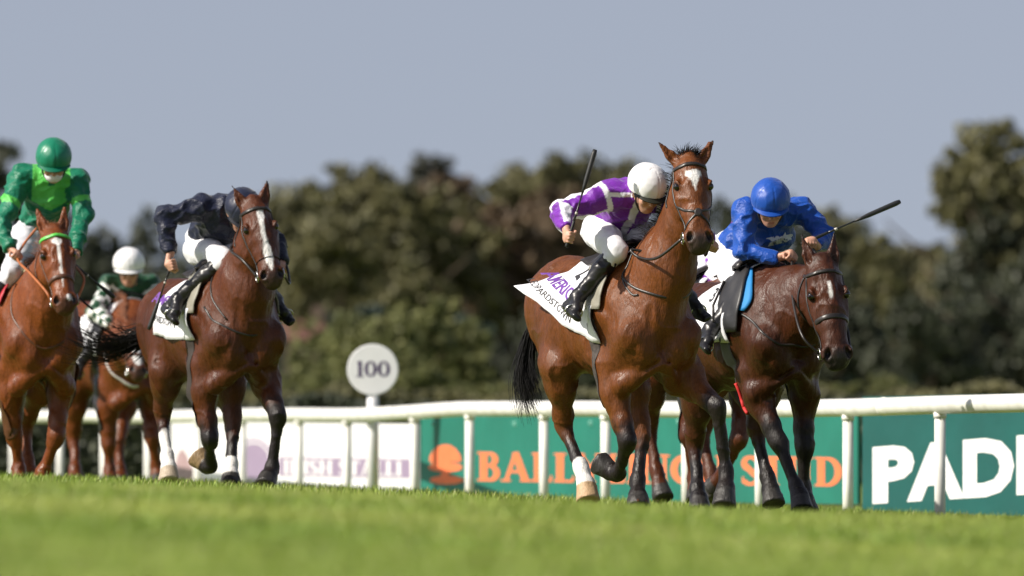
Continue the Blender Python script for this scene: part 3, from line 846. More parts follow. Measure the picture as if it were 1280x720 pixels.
# ---------------------------------------------------------------- advertising boards and the distance marker
def arc(cx, cy, rx, ry, a0, a1, wt, ws, n=14):
    "polyline round an ellipse; width wt where it runs sideways, ws where it runs upright"
    out = []
    for i in range(n+1):
        a = math.radians(a0+(a1-a0)*i/n); out.append((cx+rx*math.cos(a), cy+ry*math.sin(a), wt+(ws-wt)*abs(math.cos(a))))
    return out
TK, TN, SF = .21, .09, .06
def stem(x, y0=0, y1=1, w=TK): return [(x, y0, w), (x, y1, w)]
def srf(x, y, w): return [(x-w/2, y, SF), (x+w/2, y, SF)]
SERIF = {
 'I': (.42, [stem(.21), srf(.21, .028, .36), srf(.21, .972, .36)]),
 'L': (.66, [stem(.21), srf(.21, .972, .36), [(.03, .035, .075), (.6, .035, .075)], [(.58, 0, .06), (.62, .22, .05)]]),
 'T': (.74, [stem(.37), srf(.37, .028, .36), [(.04, .96, .085), (.70, .96, .085)], [(.05, .98, .06), (.04, .78, .05)], [(.69, .98, .06), (.70, .78, .05)]]),
 'H': (.92, [stem(.21), stem(.71), srf(.21, .028, .34), srf(.21, .972, .34), srf(.71, .028, .34), srf(.71, .972, .34), [(.21, .5, .08), (.71, .5, .08)]]),
 'N': (.92, [stem(.18, w=.09), stem(.74, w=.09), [(.16, .98, .2), (.74, .03, .2)], srf(.16, .972, .3), srf(.18, .028, .3), srf(.74, .972, .3)]),
 'A': (.90, [[(.45, 1.0, .12), (.16, .03, .09)], [(.43, 1.0, .2), (.74, .03, .2)], [(.27, .34, .075), (.64, .34, .075)], srf(.15, .028, .3), srf(.75, .028, .34)]),
 'Y': (.86, [stem(.43, 0, .46), [(.43, .45, .18), (.13, .97, .18)], [(.43, .45, .09), (.73, .97, .09)], srf(.43, .028, .36), srf(.13, .972, .32), srf(.74, .972, .28)]),
 'B': (.72, [stem(.21), srf(.14, .028, .24), srf(.14, .972, .24), [(.2, .965, .07), (.36, .965, .075)], [(.2, .53, .07), (.38, .53, .075)], [(.2, .035, .07), (.38, .035, .075)], arc(.36, .75, .20, .215, 90, -90, .075, .17), arc(.38, .28, .23, .245, 90, -90, .075, .18)]),
 'D': (.84, [stem(.21), srf(.14, .028, .24), srf(.14, .972, .24), [(.2, .965, .07), (.38, .965, .075)], [(.2, .035, .07), (.38, .035, .075)], arc(.37, .5, .36, .465, 90, -90, .075, .2)]),
 'C': (.80, [arc(.45, .5, .36, .465, 48, 312, .08, .2), [(.70, .72, .05), (.70, .95, .06)]]),
 'S': (.60, [arc(.30, .745, .2, .22, 35, 270, .085, .15), arc(.30, .255, .22, .225, 90, -150, .085, .16), [(.50, .74, .05), (.50, .93, .05)], [(.08, .07, .05), (.08, .28, .05)], [(.14, .70, .16), (.3, .5, .17), (.46, .32, .17)]]),
 'U': (.86, [stem(.2, .3, 1), stem(.68, .3, 1, .09), arc(.44, .3, .24, .27, 180, 360, .09, .13), srf(.2, .972, .34), srf(.68, .972, .28)]),
 'R': (.80, [stem(.21), srf(.21, .028, .34), srf(.14, .972, .24), [(.2, .965, .07), (.36, .965, .075)], [(.2, .49, .07), (.38, .49, .075)], arc(.36, .73, .21, .235, 90, -90, .075, .17), [(.36, .48, .17), (.68, .03, .19)], srf(.70, .028, .2)]),
 ' ': (.36, []),
 '1': (.50, [stem(.27, w=.2), srf(.27, .028, .44), [(.10, .86, .07), (.25, .95, .09)]]),
 '0': (.74, [arc(.37, .5, .25, .45, 0, 360, .07, .2, 26)]),
}
def serif_text(name, txt, place, m_, parent, ro, depth=.0015):
    "printed letters, one part each; place(x, y, depth) -> point"
    x0 = 0
    for ch in txt:
        wd, sts = SERIF[ch]; mb = MB(); dd = 0
        for st in sts:
            dd += 1; V = []; n = len(st)
            for i, (x, y, w_) in enumerate(st):
                a, b = st[max(i-1, 0)], st[min(i+1, n-1)]
                tx, ty = b[0]-a[0], b[1]-a[1]; l = math.hypot(tx, ty) or 1
                nx, ny = -ty/l*w_/2, tx/l*w_/2
                V += [place(x0+x-nx, y-ny, depth+.0003*dd), place(x0+x+nx, y+ny, depth+.0003*dd)]
            mb.add(V, [(2*i, 2*i+1, 2*i+3, 2*i+2) for i in range(n-1)])
        x0 += wd
        if sts: mb.build(name, m_, parent, False, ro)
def text_width(txt): return sum(SERIF[c][0] for c in txt)

def board(label, pxa, pxb, Da, Db, ta, tb, col, rim, name='advertising_board'):
    "a board on posts behind the rail; returns root and a function from pixel to a point on its face"
    def Dp(px): t = (px-pxa)/(pxb-pxa); return 1/(1/Da+(1/Db-1/Da)*t)
    A, B = at(pxa, ta, Da), at(pxb, tb, Db)
    bot = min(gzf(A.x, A.y), gzf(B.x, B.y))+.02
    n = Vector((B.y-A.y, -(B.x-A.x), 0)).normalized()
    if n.y > 0: n = -n
    mid = (A+B)/2
    root = empty(name, (mid.x, mid.y, bot-.02)); tag(root, label, 'board'); ro = root.location
    th = .03
    def face(px, py, d=.0): return at(px, py, Dp(px))+n*d
    def slab(nm, P4, d0, d1, m_):
        mb = MB(); V = [p+n*d1 for p in P4]+[p+n*d0 for p in P4]
        mb.add(V, [(0, 1, 2, 3), (7, 6, 5, 4), (0, 4, 5, 1), (1, 5, 6, 2), (2, 6, 7, 3), (3, 7, 4, 0)]); return mb.build(nm, m_, root, False, ro)
    low = lambda p: Vector((p.x, p.y, bot))
    slab('panel', [A, B, low(B), low(A)], -th, 0, col)
    u = (B-A).normalized()
    for t in np.linspace(.03, .97, 4):
        p = A+(B-A)*t; mb = MB(); mb.tube([Vector((p.x, p.y, bot-.12))-n*.06, Vector((p.x, p.y, p.z-.05))-n*.06], .03, 8); mb.build('support_post', rim, root, True, ro)
    return root, face, slab, ro

galv = mat('galvanised_steel', (.35, .36, .36), rough=.5, metal=.6, var=.15)
g_green = mat('green_board', (.010, .155, .112), rough=.5, var=.13, vsc=1.6, bump=.012, bsc=2.2)
g_teal = mat('teal_board', (.006, .088, .080), rough=.5, var=.13, vsc=1.6, bump=.012, bsc=2.2)
g_white = mat('white_board', (.78, .78, .79), rough=.5, var=.08, vsc=1.6, bump=.012, bsc=2.2)
orange_p = mat('orange_print', (.85, .19, .07), rough=.6, var=.05)
white_p = mat('white_board_print', (.80, .80, .80), rough=.6, var=.04)
mauve_p = mat('mauve_print', (.30, .23, .34), rough=.6, var=.06)
brown_p = mat('brown_pink_print', (.38, .26, .27), rough=.6, var=.08)
# green board
gb, face, slab, ro = board('green board with orange serif lettering and an orange tree emblem behind the rail', 526, 1072, 104.5, 95, 521, 513, g_green, galv)
mb = MB(); x0, x1 = 596, 1053; TW = text_width('BALLYLINCH STUD')
def pl(x, y, d):
    px = x0+(x1-x0)*x/TW; base = 601+7*x/TW; return face(px, base-36*y, d)
serif_text('letter', 'BALLYLINCH STUD', pl, orange_p, gb, ro)
mb = MB(); rg = random.Random(3)
def blob(cx, cy, rx, ry, d, n=26, j=.06, half=False):
    V = []
    for i in range(n):
        a = (math.pi if half else 2*math.pi)*i/(n-1 if half else n); k_ = 1+j*(rg.random()-.5)
        V.append(face(cx+rx*k_*math.cos(a), cy-ry*k_*math.sin(a), d))
    mb.add(V[::-1], [tuple(range(n))])
blob(557, 577, 20, 21, .004, half=True); blob(557, 584, 21, 6, .0045); blob(559, 600, 21, 5.5, .005); blob(552, 577, 12, 10, .0055)
mb.add([face(553, 584, .006), face(561, 584, .006), face(563, 601, .006), face(551, 601, .006)], [(0, 1, 2, 3)])
mb.build('tree_emblem', orange_p, gb, False, ro)
for px, py in ((543, 530), (645, 530), (740, 529), (850, 527), (950, 526)):
    mb = MB(); c = face(px, py, .004); mb.lathe([(.0, -.003), (.028, -.003), (.028, .003), (.02, .004)], 12, Matrix.Translation(c) @ Matrix.Rotation(math.pi/2, 4, 'X')); mb.build('eyelet', mat('eyelet_mint', (.2, .5, .4), rough=.4), gb, True, ro)
# teal board
tb, face, slab, ro = board('dark teal board with big white capitals behind the rail', 1078, 1690, 89, 84, 496, 484, g_teal, galv)
xcur = 1091
for ch, wpx in (('P', 52), ('A', 72), ('D', 64), ('D', 64), ('Y', 70)):
    V, Fc = text_mesh(ch, 1.0, .05); xs_ = [v[0] for v in V]; ys_ = [v[1] for v in V]; xm, xM = min(xs_), max(xs_); ym, yM = min(ys_), max(ys_)
    if ch == 'A': xcur -= 12
    mb = MB(); out = []
    for (x, y, _) in V:
        px = xcur+(x-xm)/(xM-xm)*wpx; out.append(face(px, 630-8*(px-1091)/130-(y-ym)/(yM-ym)*71*(1+.08*(px-1091)/300), .003))
    mb.add(out, Fc); mb.build('letter', white_p, tb, False, ro); xcur += wpx+(-2 if ch == 'A' else 3)
# white board
wb, face, slab, ro = board('white board with a mauve lettered strip behind the rail', 214, 521, 119, 107, 527, 530, g_white, galv)
slab('mauve_strip', [face(349, 571, 0), face(519, 574, 0), face(519, 598, 0), face(349, 595, 0)], 0.001, .003, mauve_p)
mb = MB(); x0, x1 = 354, 521.5; TW = text_width('IRISH STALLI')
SERIF['O'] = SERIF['0']
mbw = MB(); TW = text_width('IRISH STALLIN')
def pl2(x, y, d):
    px = x0+(x1-x0)*x/TW; return face(min(px, 519.5), 592.5+2.6*x/TW-18*y, d)
serif_text('letter', 'IRISH STALLI', pl2, white_p, wb, ro, .004)
mb = MB(); n = 30; mb.add([face(318+25*math.cos(2*math.pi*i/n), 577+29*math.sin(2*math.pi*i/n), .004) for i in range(n)], [tuple(range(n))]); rd = mb.build('round_emblem', mauve_p, wb, False, ro)
mb = MB(); n = 24; mb.add([face(318+21*math.cos(2*math.pi*i/n), 577+25*math.sin(2*math.pi*i/n), .0055) for i in range(n)]+[face(318+19.5*math.cos(2*math.pi*i/n), 577+23*math.sin(2*math.pi*i/n), .0055) for i in range(n)], [(i, (i+1) % n, n+(i+1) % n, n+i) for i in range(n)]); mb.build('emblem_ring', white_p, wb, False, ro)
mb = MB(); P_ = [(222, 606), (218, 585), (222, 568), (228, 560), (234, 568), (238, 580), (246, 590), (256, 600), (260, 606)]
mb.add([face(x, y, .004) for x, y in P_][::-1], [tuple(range(len(P_)))]); mb.build('brown_emblem', brown_p, wb, False, ro)
# round marker
Dm = rail_D(464)+.35; c = at(466, 462, Dm); g = gzf(c.x, c.y)
mk = empty('distance_marker', (c.x, c.y, g)); tag(mk, 'round white distance marker reading 100 on a white post', 'sign'); ro = mk.location
mw = mat('marker_white', (.80, .79, .80), rough=.4, var=.03)
mb = MB(); Rm = 32.0/FPX*Dm; M4 = Matrix.Translation(c) @ Matrix.Rotation(math.pi/2, 4, 'X')
mb.lathe([(0.01, -.012), (Rm-.006, -.012), (Rm, -.006), (Rm, .010), (Rm-.008, .014), (0.01, .014)], 48, M4); dsk = mb.build('disc', mw, mk, False, ro)
mb = MB(); mb.tube([(c.x, c.y+.05, g-.1), (c.x, c.y+.05, c.z+Rm*.6)], .055, 12); mb.build('post', mw, mk, True, ro)
TW = text_width('100'); hgt = 20/FPX*Dm; wid = 44/FPX*Dm
serif_text('numeral', '100', lambda x, y, d: Vector((c.x-wid/2+wid*x/TW, c.y-.0145-d*.5, c.z-hgt*.46+hgt*y)), mat('purple_numerals', (.055, .025, .10), rough=.6), dsk, ro, .002)
# ---------------------------------------------------------------- trees, shrubs, hedge, cottage beyond the track
bark = mat('bark', (.10, .075, .05), rough=.9, var=.3, vsc=3, bump=.03, bsc=6)
def leaf_mat(name):
    m = mat(name, attr=True, rough=.55, spec=.3, var=.15, vsc=1.2); return m
leafm = leaf_mat('foliage')
def crown_mesh(seed, n, cols, lobes=16, leaf=.20, bare=0.0, tall=1.0, drop=.0):
    "unit crown (radius about 1, from z -1 to 1): leaf-sized faces in clumps through the volume, gaps between"
    rg = np.random.default_rng(seed)
    # big lobes, then clumps of leaves over them
    B = [np.array((0, 0, .25))]
    while len(B) < 9:
        p = rg.uniform(-1, 1, 3); p[2] = p[2]*.75
        if .4 < np.linalg.norm(p) < .72: B.append(p)
    C = []
    while len(C) < lobes*16:
        b_ = B[rg.integers(len(B))]; p = rg.normal(0, 1, 3); p /= np.linalg.norm(p)
        C.append(b_+p*rg.uniform(.18, .40)*np.array((1, 1, .85)))
    C = np.array(C); cr = rg.uniform(.06, .14, len(C)); tone = .5+.6*(rg.random(len(C))-.5)
    k = rg.integers(0, len(C), n)
    d = rg.normal(0, 1, (n, 3)); d /= np.linalg.norm(d, axis=1)[:, None]; rad = cr[k]*rg.random(n)**.45
    P = C[k]+d*rad[:, None]*np.array((1.15, 1.15, .75))
    q_ = np.quantile(np.abs(P), .992, axis=0); P = P/np.array((q_[0], q_[1], np.quantile(P[:, 2], .996)))
    s = leaf*(.5+.9*rg.random(n))
    nrm = d*.8+rg.normal(0, .6, (n, 3)); nrm[:, 2] += .25; nrm /= np.linalg.norm(nrm, axis=1)[:, None]
    a = np.cross(nrm, rg.normal(0, 1, (n, 3))); a /= np.linalg.norm(a, axis=1)[:, None]; b = np.cross(nrm, a)
    V = np.stack([P-a*s[:, None]*.5, P+b*s[:, None]*.32, P+a*s[:, None]*.5, P-b*s[:, None]*.32], 1).reshape(-1, 3)
    i = np.arange(n)*4; Q = np.stack([i, i+1, i+2, i+3], 1)
    cA, cB = np.array(cols[0]), np.array(cols[1]); t = np.clip(tone[k]+rg.normal(0, .18, n), 0, 1)[:, None]
    col = np.repeat(cA*(1-t)+cB*t, 4, 0)
    return mesh_np('crown', V, Q, False, col)
def trunk_mesh(seed):
    "unit trunk: from z 0 to 1 with limbs"
    rg = random.Random(seed); mb = MB()
    mb.tube([(0, 0, -.02), (.01, 0, .2), (.02, .01, .5), (0, 0, .85)], [.035, .028, .02, .006], 8)
    for i in range(9):
        a = i*2.4+rg.random(); z = .25+.05*i; l = .22+.12*rg.random()
        mb.tube([(0.01, 0, z), (l*.5*math.cos(a), l*.5*math.sin(a), z+.09), (l*math.cos(a), l*math.sin(a), z+.22)], [.014, .010, .003], 6)
    me = bpy.data.meshes.new('trunk'); me.from_pydata([tuple(v) for v in mb.v], [], mb.f); me.materials.append(bark); return me
PAL = dict(olive=((.070, .070, .029), (.148, .136, .056)), dark=((.030, .038, .022), (.066, .072, .040)), brown=((.075, .052, .030), (.145, .098, .054)), green=((.095, .112, .036), (.215, .215, .080)), grey=((.052, .054, .042), (.10, .10, .076)), pine=((.016, .032, .024), (.038, .058, .042)))
CROWN = {(k_, v): crown_mesh(hash_+40, 13000, PAL[k_], leaf=.10) for hash_, (k_, v) in enumerate([(k_, v) for k_ in PAL for v in (0, 1)])}
for c_ in CROWN.values(): c_.materials.append(leafm)
TRUNK = [trunk_mesh(i) for i in range(3)]
TREE_LABEL = dict(olive='olive green broad tree', dark='dark green tree', brown='brown tinged autumn tree', green='light green leafy shrub', grey='grey green thin tree', pine='dark evergreen shrub')
def tree(u, vtop, D, wpx, kind, i, where, hpx=None, name=None, label=None):
    "tree whose top shows at (u, vtop); width in pixels; the crown starts hpx below the top"
    top = at(u, vtop, D); g = gzf(top.x, top.y); H_ = top.z-g; r = wpx/2/FPX*D
    root = empty(name or ('shrub' if kind in ('green', 'pine') else 'tree'), (top.x, D, g), i*1.7)
    tag(root, label or f'{TREE_LABEL[kind]} {where}', 'shrub' if kind in ('green', 'pine') else 'tree', f'{TREE_LABEL[kind]}s beyond the track')
    cz = (hpx/FPX*D if hpx else H_*.9); cz = min(cz, H_*.97)
    o = put('crown', CROWN[(kind, i % 2)], None, root); o.scale = (r, r, cz/2/1.06); o.location = (0, 0, H_-cz/2)
    t = put('trunk', TRUNK[i % 3], None, root); t.scale = (H_*.8, H_*.8, H_*.9)
    return root
T_ = [(-45, 172, 330, 220, 'dark', 'far behind the left arm of the rider in two greens', 300), (52, 236, 350, 190, 'dark', 'far behind the chestnut with the green browband', 260), (125, 284, 360, 150, 'dark', 'rising just above the rider in checked sleeves', 240), (195, 272, 370, 170, 'dark', 'rising between the checked sleeves and the navy rider', 240), (270, 262, 370, 170, 'dark', 'hidden behind the rider in navy', 240),
    (352, 246, 345, 150, 'olive', 'rising beside the face of the blazed bay', 240), (392, 226, 352, 150, 'olive', 'just left of the tall trees above the round marker', 230), (446, 203, 340, 165, 'olive', 'tallest of the lit crowns above the round marker', 200), (496, 228, 335, 170, 'olive', 'above and right of the round marker, below the grey green crown', 220), (418, 270, 320, 170, 'olive', 'low and broad straight above the round marker', 200), (525, 192, 372, 130, 'grey', 'standing tallest above the round marker', 150),
    (560, 244, 338, 160, 'olive', 'between the grey green crown and the brown trees', 230), (605, 220, 345, 165, 'brown', 'next to the olive trees by the marker', 250), (655, 204, 352, 170, 'olive', 'peeping over the brown trees beside the raised whip', 150), (668, 232, 340, 190, 'brown', 'nearest the tail of the leading bay', 250), (728, 190, 350, 165, 'olive', 'straight behind the raised whip', 260), (785, 198, 350, 160, 'olive', 'behind the white cap of the rider in purple', 260), (850, 222, 350, 170, 'dark', 'behind the head of the leading bay', 260), (920, 248, 350, 170, 'dark', 'between the two leading riders', 250), (985, 258, 345, 150, 'dark', 'behind the rider in royal blue', 240),
    (1042, 258, 350, 130, 'olive', 'under the slanting whip of the rider in royal blue', 240), (1085, 284, 350, 150, 'dark', 'just beyond the tip of the slanting whip', 230), (1130, 308, 360, 170, 'olive', 'lowest crown in the dip of the tree line', 210), (1066, 272, 356, 150, 'olive', 'crossed by the slanting whip of the rider in royal blue', 220), (1108, 294, 345, 150, 'olive', 'right below the tip of the slanting whip', 220), (1158, 304, 350, 150, 'olive', 'between the dip and the tallest spreading tree', 200), (1178, 308, 355, 150, 'dark', 'at the foot of the tall spreading tree', 210),
    (1212, 190, 305, 130, 'olive', 'narrower neighbour of the tallest spreading tree', 220), (1262, 150, 300, 190, 'olive', 'tallest and broadest, spreading above the teal board', 240), (1330, 176, 310, 190, 'olive', 'beyond the tallest spreading tree, cut by the picture edge', 280), (1225, 262, 300, 190, 'dark', 'low under the tallest spreading tree, above the letter D', 240), (1298, 296, 295, 190, 'dark', 'low under the tallest spreading tree, at the board end', 220)]
for i, (u, vt, D, wp, kd, wh, hp_) in enumerate(T_): tree(u, vt, D, wp, kd, i, wh, hp_)
rg_ = random.Random(8)
LM = ['beyond the left rail end', 'behind the rider in two greens', 'behind the chestnut with the green browband', 'behind the checked sleeves', 'behind the streaming tail of the blazed bay', 'behind the navy rider', 'behind the blazed bay', 'beside the cottage', 'left of the light green shrubs', 'above the round marker', 'right of the round marker', 'left of the tail of the leading bay', 'behind the tail of the leading bay', 'behind the flying saddle cloth', 'behind the purple rider', 'behind the neck of the leading bay', 'between the two leaders', 'behind the royal blue rider', 'behind the neck of the dark brown horse', 'behind the muzzle of the dark brown horse', 'right of the dark brown horse', 'above the gap between two boards', 'above the letter P', 'above the letter A', 'above the letter D', 'beyond the right rail end']
for i in range(26):      # dark undergrowth filling the foot of the wood
    u = -60+i*55+rg_.uniform(-12, 12)
    tree(u, 368+rg_.uniform(-18, 45), 290+rg_.uniform(-14, 14), 140+rg_.uniform(-10, 30), 'dark' if i % 3 else 'pine', i, '', 230, 'shrub', 'dark shrub low in the wood, '+LM[i])
for i, (u, vt, D, wp, hp_, wh) in enumerate([(425, 402, 215, 120, 130, 'just left of the round marker'), (470, 390, 210, 120, 140, 'straight behind the round marker'), (515, 374, 212, 120, 150, 'tallest of the clump, just right of the round marker'), (555, 398, 214, 100, 130, 'at the right end of the clump by the round marker'), (492, 425, 205, 130, 110, 'lowest and nearest of the clump by the round marker'), (610, 478, 190, 110, 60, 'showing just above the rail over the orange emblem'), (385, 452, 200, 100, 90, 'in front of the cottage'), (1040, 478, 190, 100, 60, 'showing above the rail under the dark brown muzzle'), (1110, 470, 190, 90, 70, 'showing above the rail over the letter P')]):
    tree(u, vt, D, wp, 'green', i, wh, hp_)
# clipped hedge behind the boards
def hedge(name, label, Dh, u0, u1, v, cols, depth, n, seed):
    rg = np.random.default_rng(seed); A, B = at(u0, v, Dh), at(u1, v, Dh); g = gzf(A.x, Dh); h = A.z-g
    root = empty(name, ((A.x+B.x)/2, Dh, g)); tag(root, label, 'hedge')
    x = rg.uniform(A.x-root.location.x, B.x-root.location.x, n); top = h*(1+.06*np.sin(x*1.9)+.05*np.sin(x*4.3))
    face_ = rg.random(n); z = np.where(face_ < .65, rg.random(n)*top, top*(.97+.06*rg.random(n))); y = np.where(face_ < .65, -depth/2+rg.normal(0, .05, n), rg.uniform(-depth/2, depth/2, n))
    P = np.stack([x, y, z], 1); nrm = rg.normal(0, .6, (n, 3)); nrm[:, 1] -= .6; nrm[:, 2] += .5; nrm /= np.linalg.norm(nrm, axis=1)[:, None]
    a = np.cross(nrm, rg.normal(0, 1, (n, 3))); a /= np.linalg.norm(a, axis=1)[:, None]; b = np.cross(nrm, a); s = .05+.05*rg.random(n)
    V = np.stack([P-a*s[:, None], P+b*s[:, None]*.6, P+a*s[:, None], P-b*s[:, None]*.6], 1).reshape(-1, 3); i = np.arange(n)*4
    t = np.clip(fbm(P, 1.5, 2, 3)+rg.normal(0, .2, n), 0, 1)[:, None]; col = np.array(cols[0])*(1-t)+np.array(cols[1])*t
    put('leaves', mesh_np('leaves', V, np.stack([i, i+1, i+2, i+3], 1), False, np.repeat(col, 4, 0)), leafm, root)
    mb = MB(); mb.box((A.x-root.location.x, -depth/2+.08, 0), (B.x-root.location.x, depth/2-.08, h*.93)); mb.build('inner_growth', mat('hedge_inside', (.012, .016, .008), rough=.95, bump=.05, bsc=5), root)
hedge('hedge', 'low dark clipped hedge running just behind the boards', 150, -140, 1420, 508, PAL['dark'], 1.2, 26000, 5)
hedge('hedge', 'rough olive hedge at the edge of the wood, showing over the rail', 182, -160, 1440, 492, PAL['olive'], 1.4, 22000, 6)
# cottage among the trees
D_ = 250; a = at(355, 424, D_); b = at(400, 424, D_); g = gzf(a.x, D_)
ct = empty('cottage', ((a.x+b.x)/2, D_, g)); tag(ct, 'cottage with a red tiled roof glimpsed between shrubs', 'house')
hw = .36; hz = a.z-g; wl = mat('cottage_render', (.13, .09, .07), rough=.9)
mb = MB(); mb.box((-hw, 0, 0), (hw, 3, hz)); mb.build('wall', wl, ct)
mb = MB(); mb.add([(-hw-.1, -.15, hz), (hw+.1, -.15, hz), (hw+.1, 1.5, hz+.42), (-hw-.1, 1.5, hz+.42), (-hw-.1, 3.15, hz), (hw+.1, 3.15, hz)], [(0, 1, 2, 3), (3, 2, 5, 4), (0, 3, 4), (1, 5, 2), (0, 4, 5, 1)]); rf = mb.build('roof', mat('red_tiles', (.13, .05, .038), rough=.9, var=.2, bump=.02, bsc=20), ct)
mb = MB(); mb.box((.2, 1.3, hz+.3), (.45, 1.6, hz+.75)); mb.build('chimney', wl, rf)
mb = MB(); mb.box((-.3, -.04, hz*.45), (.1, .02, hz*.75)); mb.build('window', mat('dark_pane', (.02, .025, .03), rough=.1), ct)
# ---------------------------------------------------------------- jockeys
skin = mat('skin', attr=True, rough=.5, spec=.4, var=.06, vsc=30, sss=.15)
silk = mat('racing_silk', attr=True, rough=.46, spec=.34, var=.08, vsc=9, bump=.008, bsc=20, det=5, sheen=.2, bstretch=(.6, 1, 1.3))
for n_ in silk.node_tree.nodes:
    if n_.type == 'TEX_NOISE' and n_.inputs['Scale'].default_value == 20: n_.inputs['Distortion'].default_value = 1.6
breech = mat('white_breeches', attr=True, rough=.7, spec=.3, var=.04, vsc=8, bump=.007, bsc=10)
boot_m = mat('black_boot', attr=True, rough=.34, spec=.45, var=.2, vsc=14, bump=.002, bsc=16)
cap_m = mat('cap_silk', attr=True, rough=.40, spec=.5, var=.04, vsc=8, bump=.004, bsc=10, sheen=.2)
goggle_m = mat('dark_goggles', (.01, .01, .012), rough=.08, spec=.8, var=0)
goggle_s = mat('black_strap', (.014, .014, .015), rough=.6, var=.1)
mask_m = mat('white_face_mask', (.78, .76, .80), rough=.8, var=.04, bump=.003, bsc=25)

def hand(f, W, G, axis, back):
    "fist closed round a rod through G along axis (towards the thumb); back: direction from the grip to the back of the hand"
    A = unit(axis); B = unit(back-A*np.dot(back, A)); S = np.cross(A, B)
    if np.dot(S, unit(G-W)) < 0: S = -S                # fingers wrap away from the wrist
    f.cone(W, G+B*.026-S*.01, (.028, .022), (.040, .022), A, .015)
    f.ell(G+B*.024, (.045, .02, .032), ax=[A, B, S], k=.012)
    for i, o in enumerate((-.030, -.010, .011, .031)):
        c = G+A*o; r = (.0085, .0095, .0098, .0092)[i]; e = (.92, 1.0, 1.03, .97)[i]
        p0 = c+B*.030*e+S*.012; p1 = c+B*.010+S*.034*e; p2 = c-B*.018*e+S*.022; p3 = c-B*.022*e-S*.004
        for a, b in ((p0, p1), (p1, p2), (p2, p3)): f.cone(a, b, r, r*.95, None, .004)
    t0 = G+A*.030+B*.015-S*.022; t1 = G+A*.052-B*.004-S*.006; t2 = G+A*.046-B*.024+S*.014
    f.cone(t0, t1, .0125, .0105, None, .008); f.cone(t1, t2, .0105, .009, None, .005)

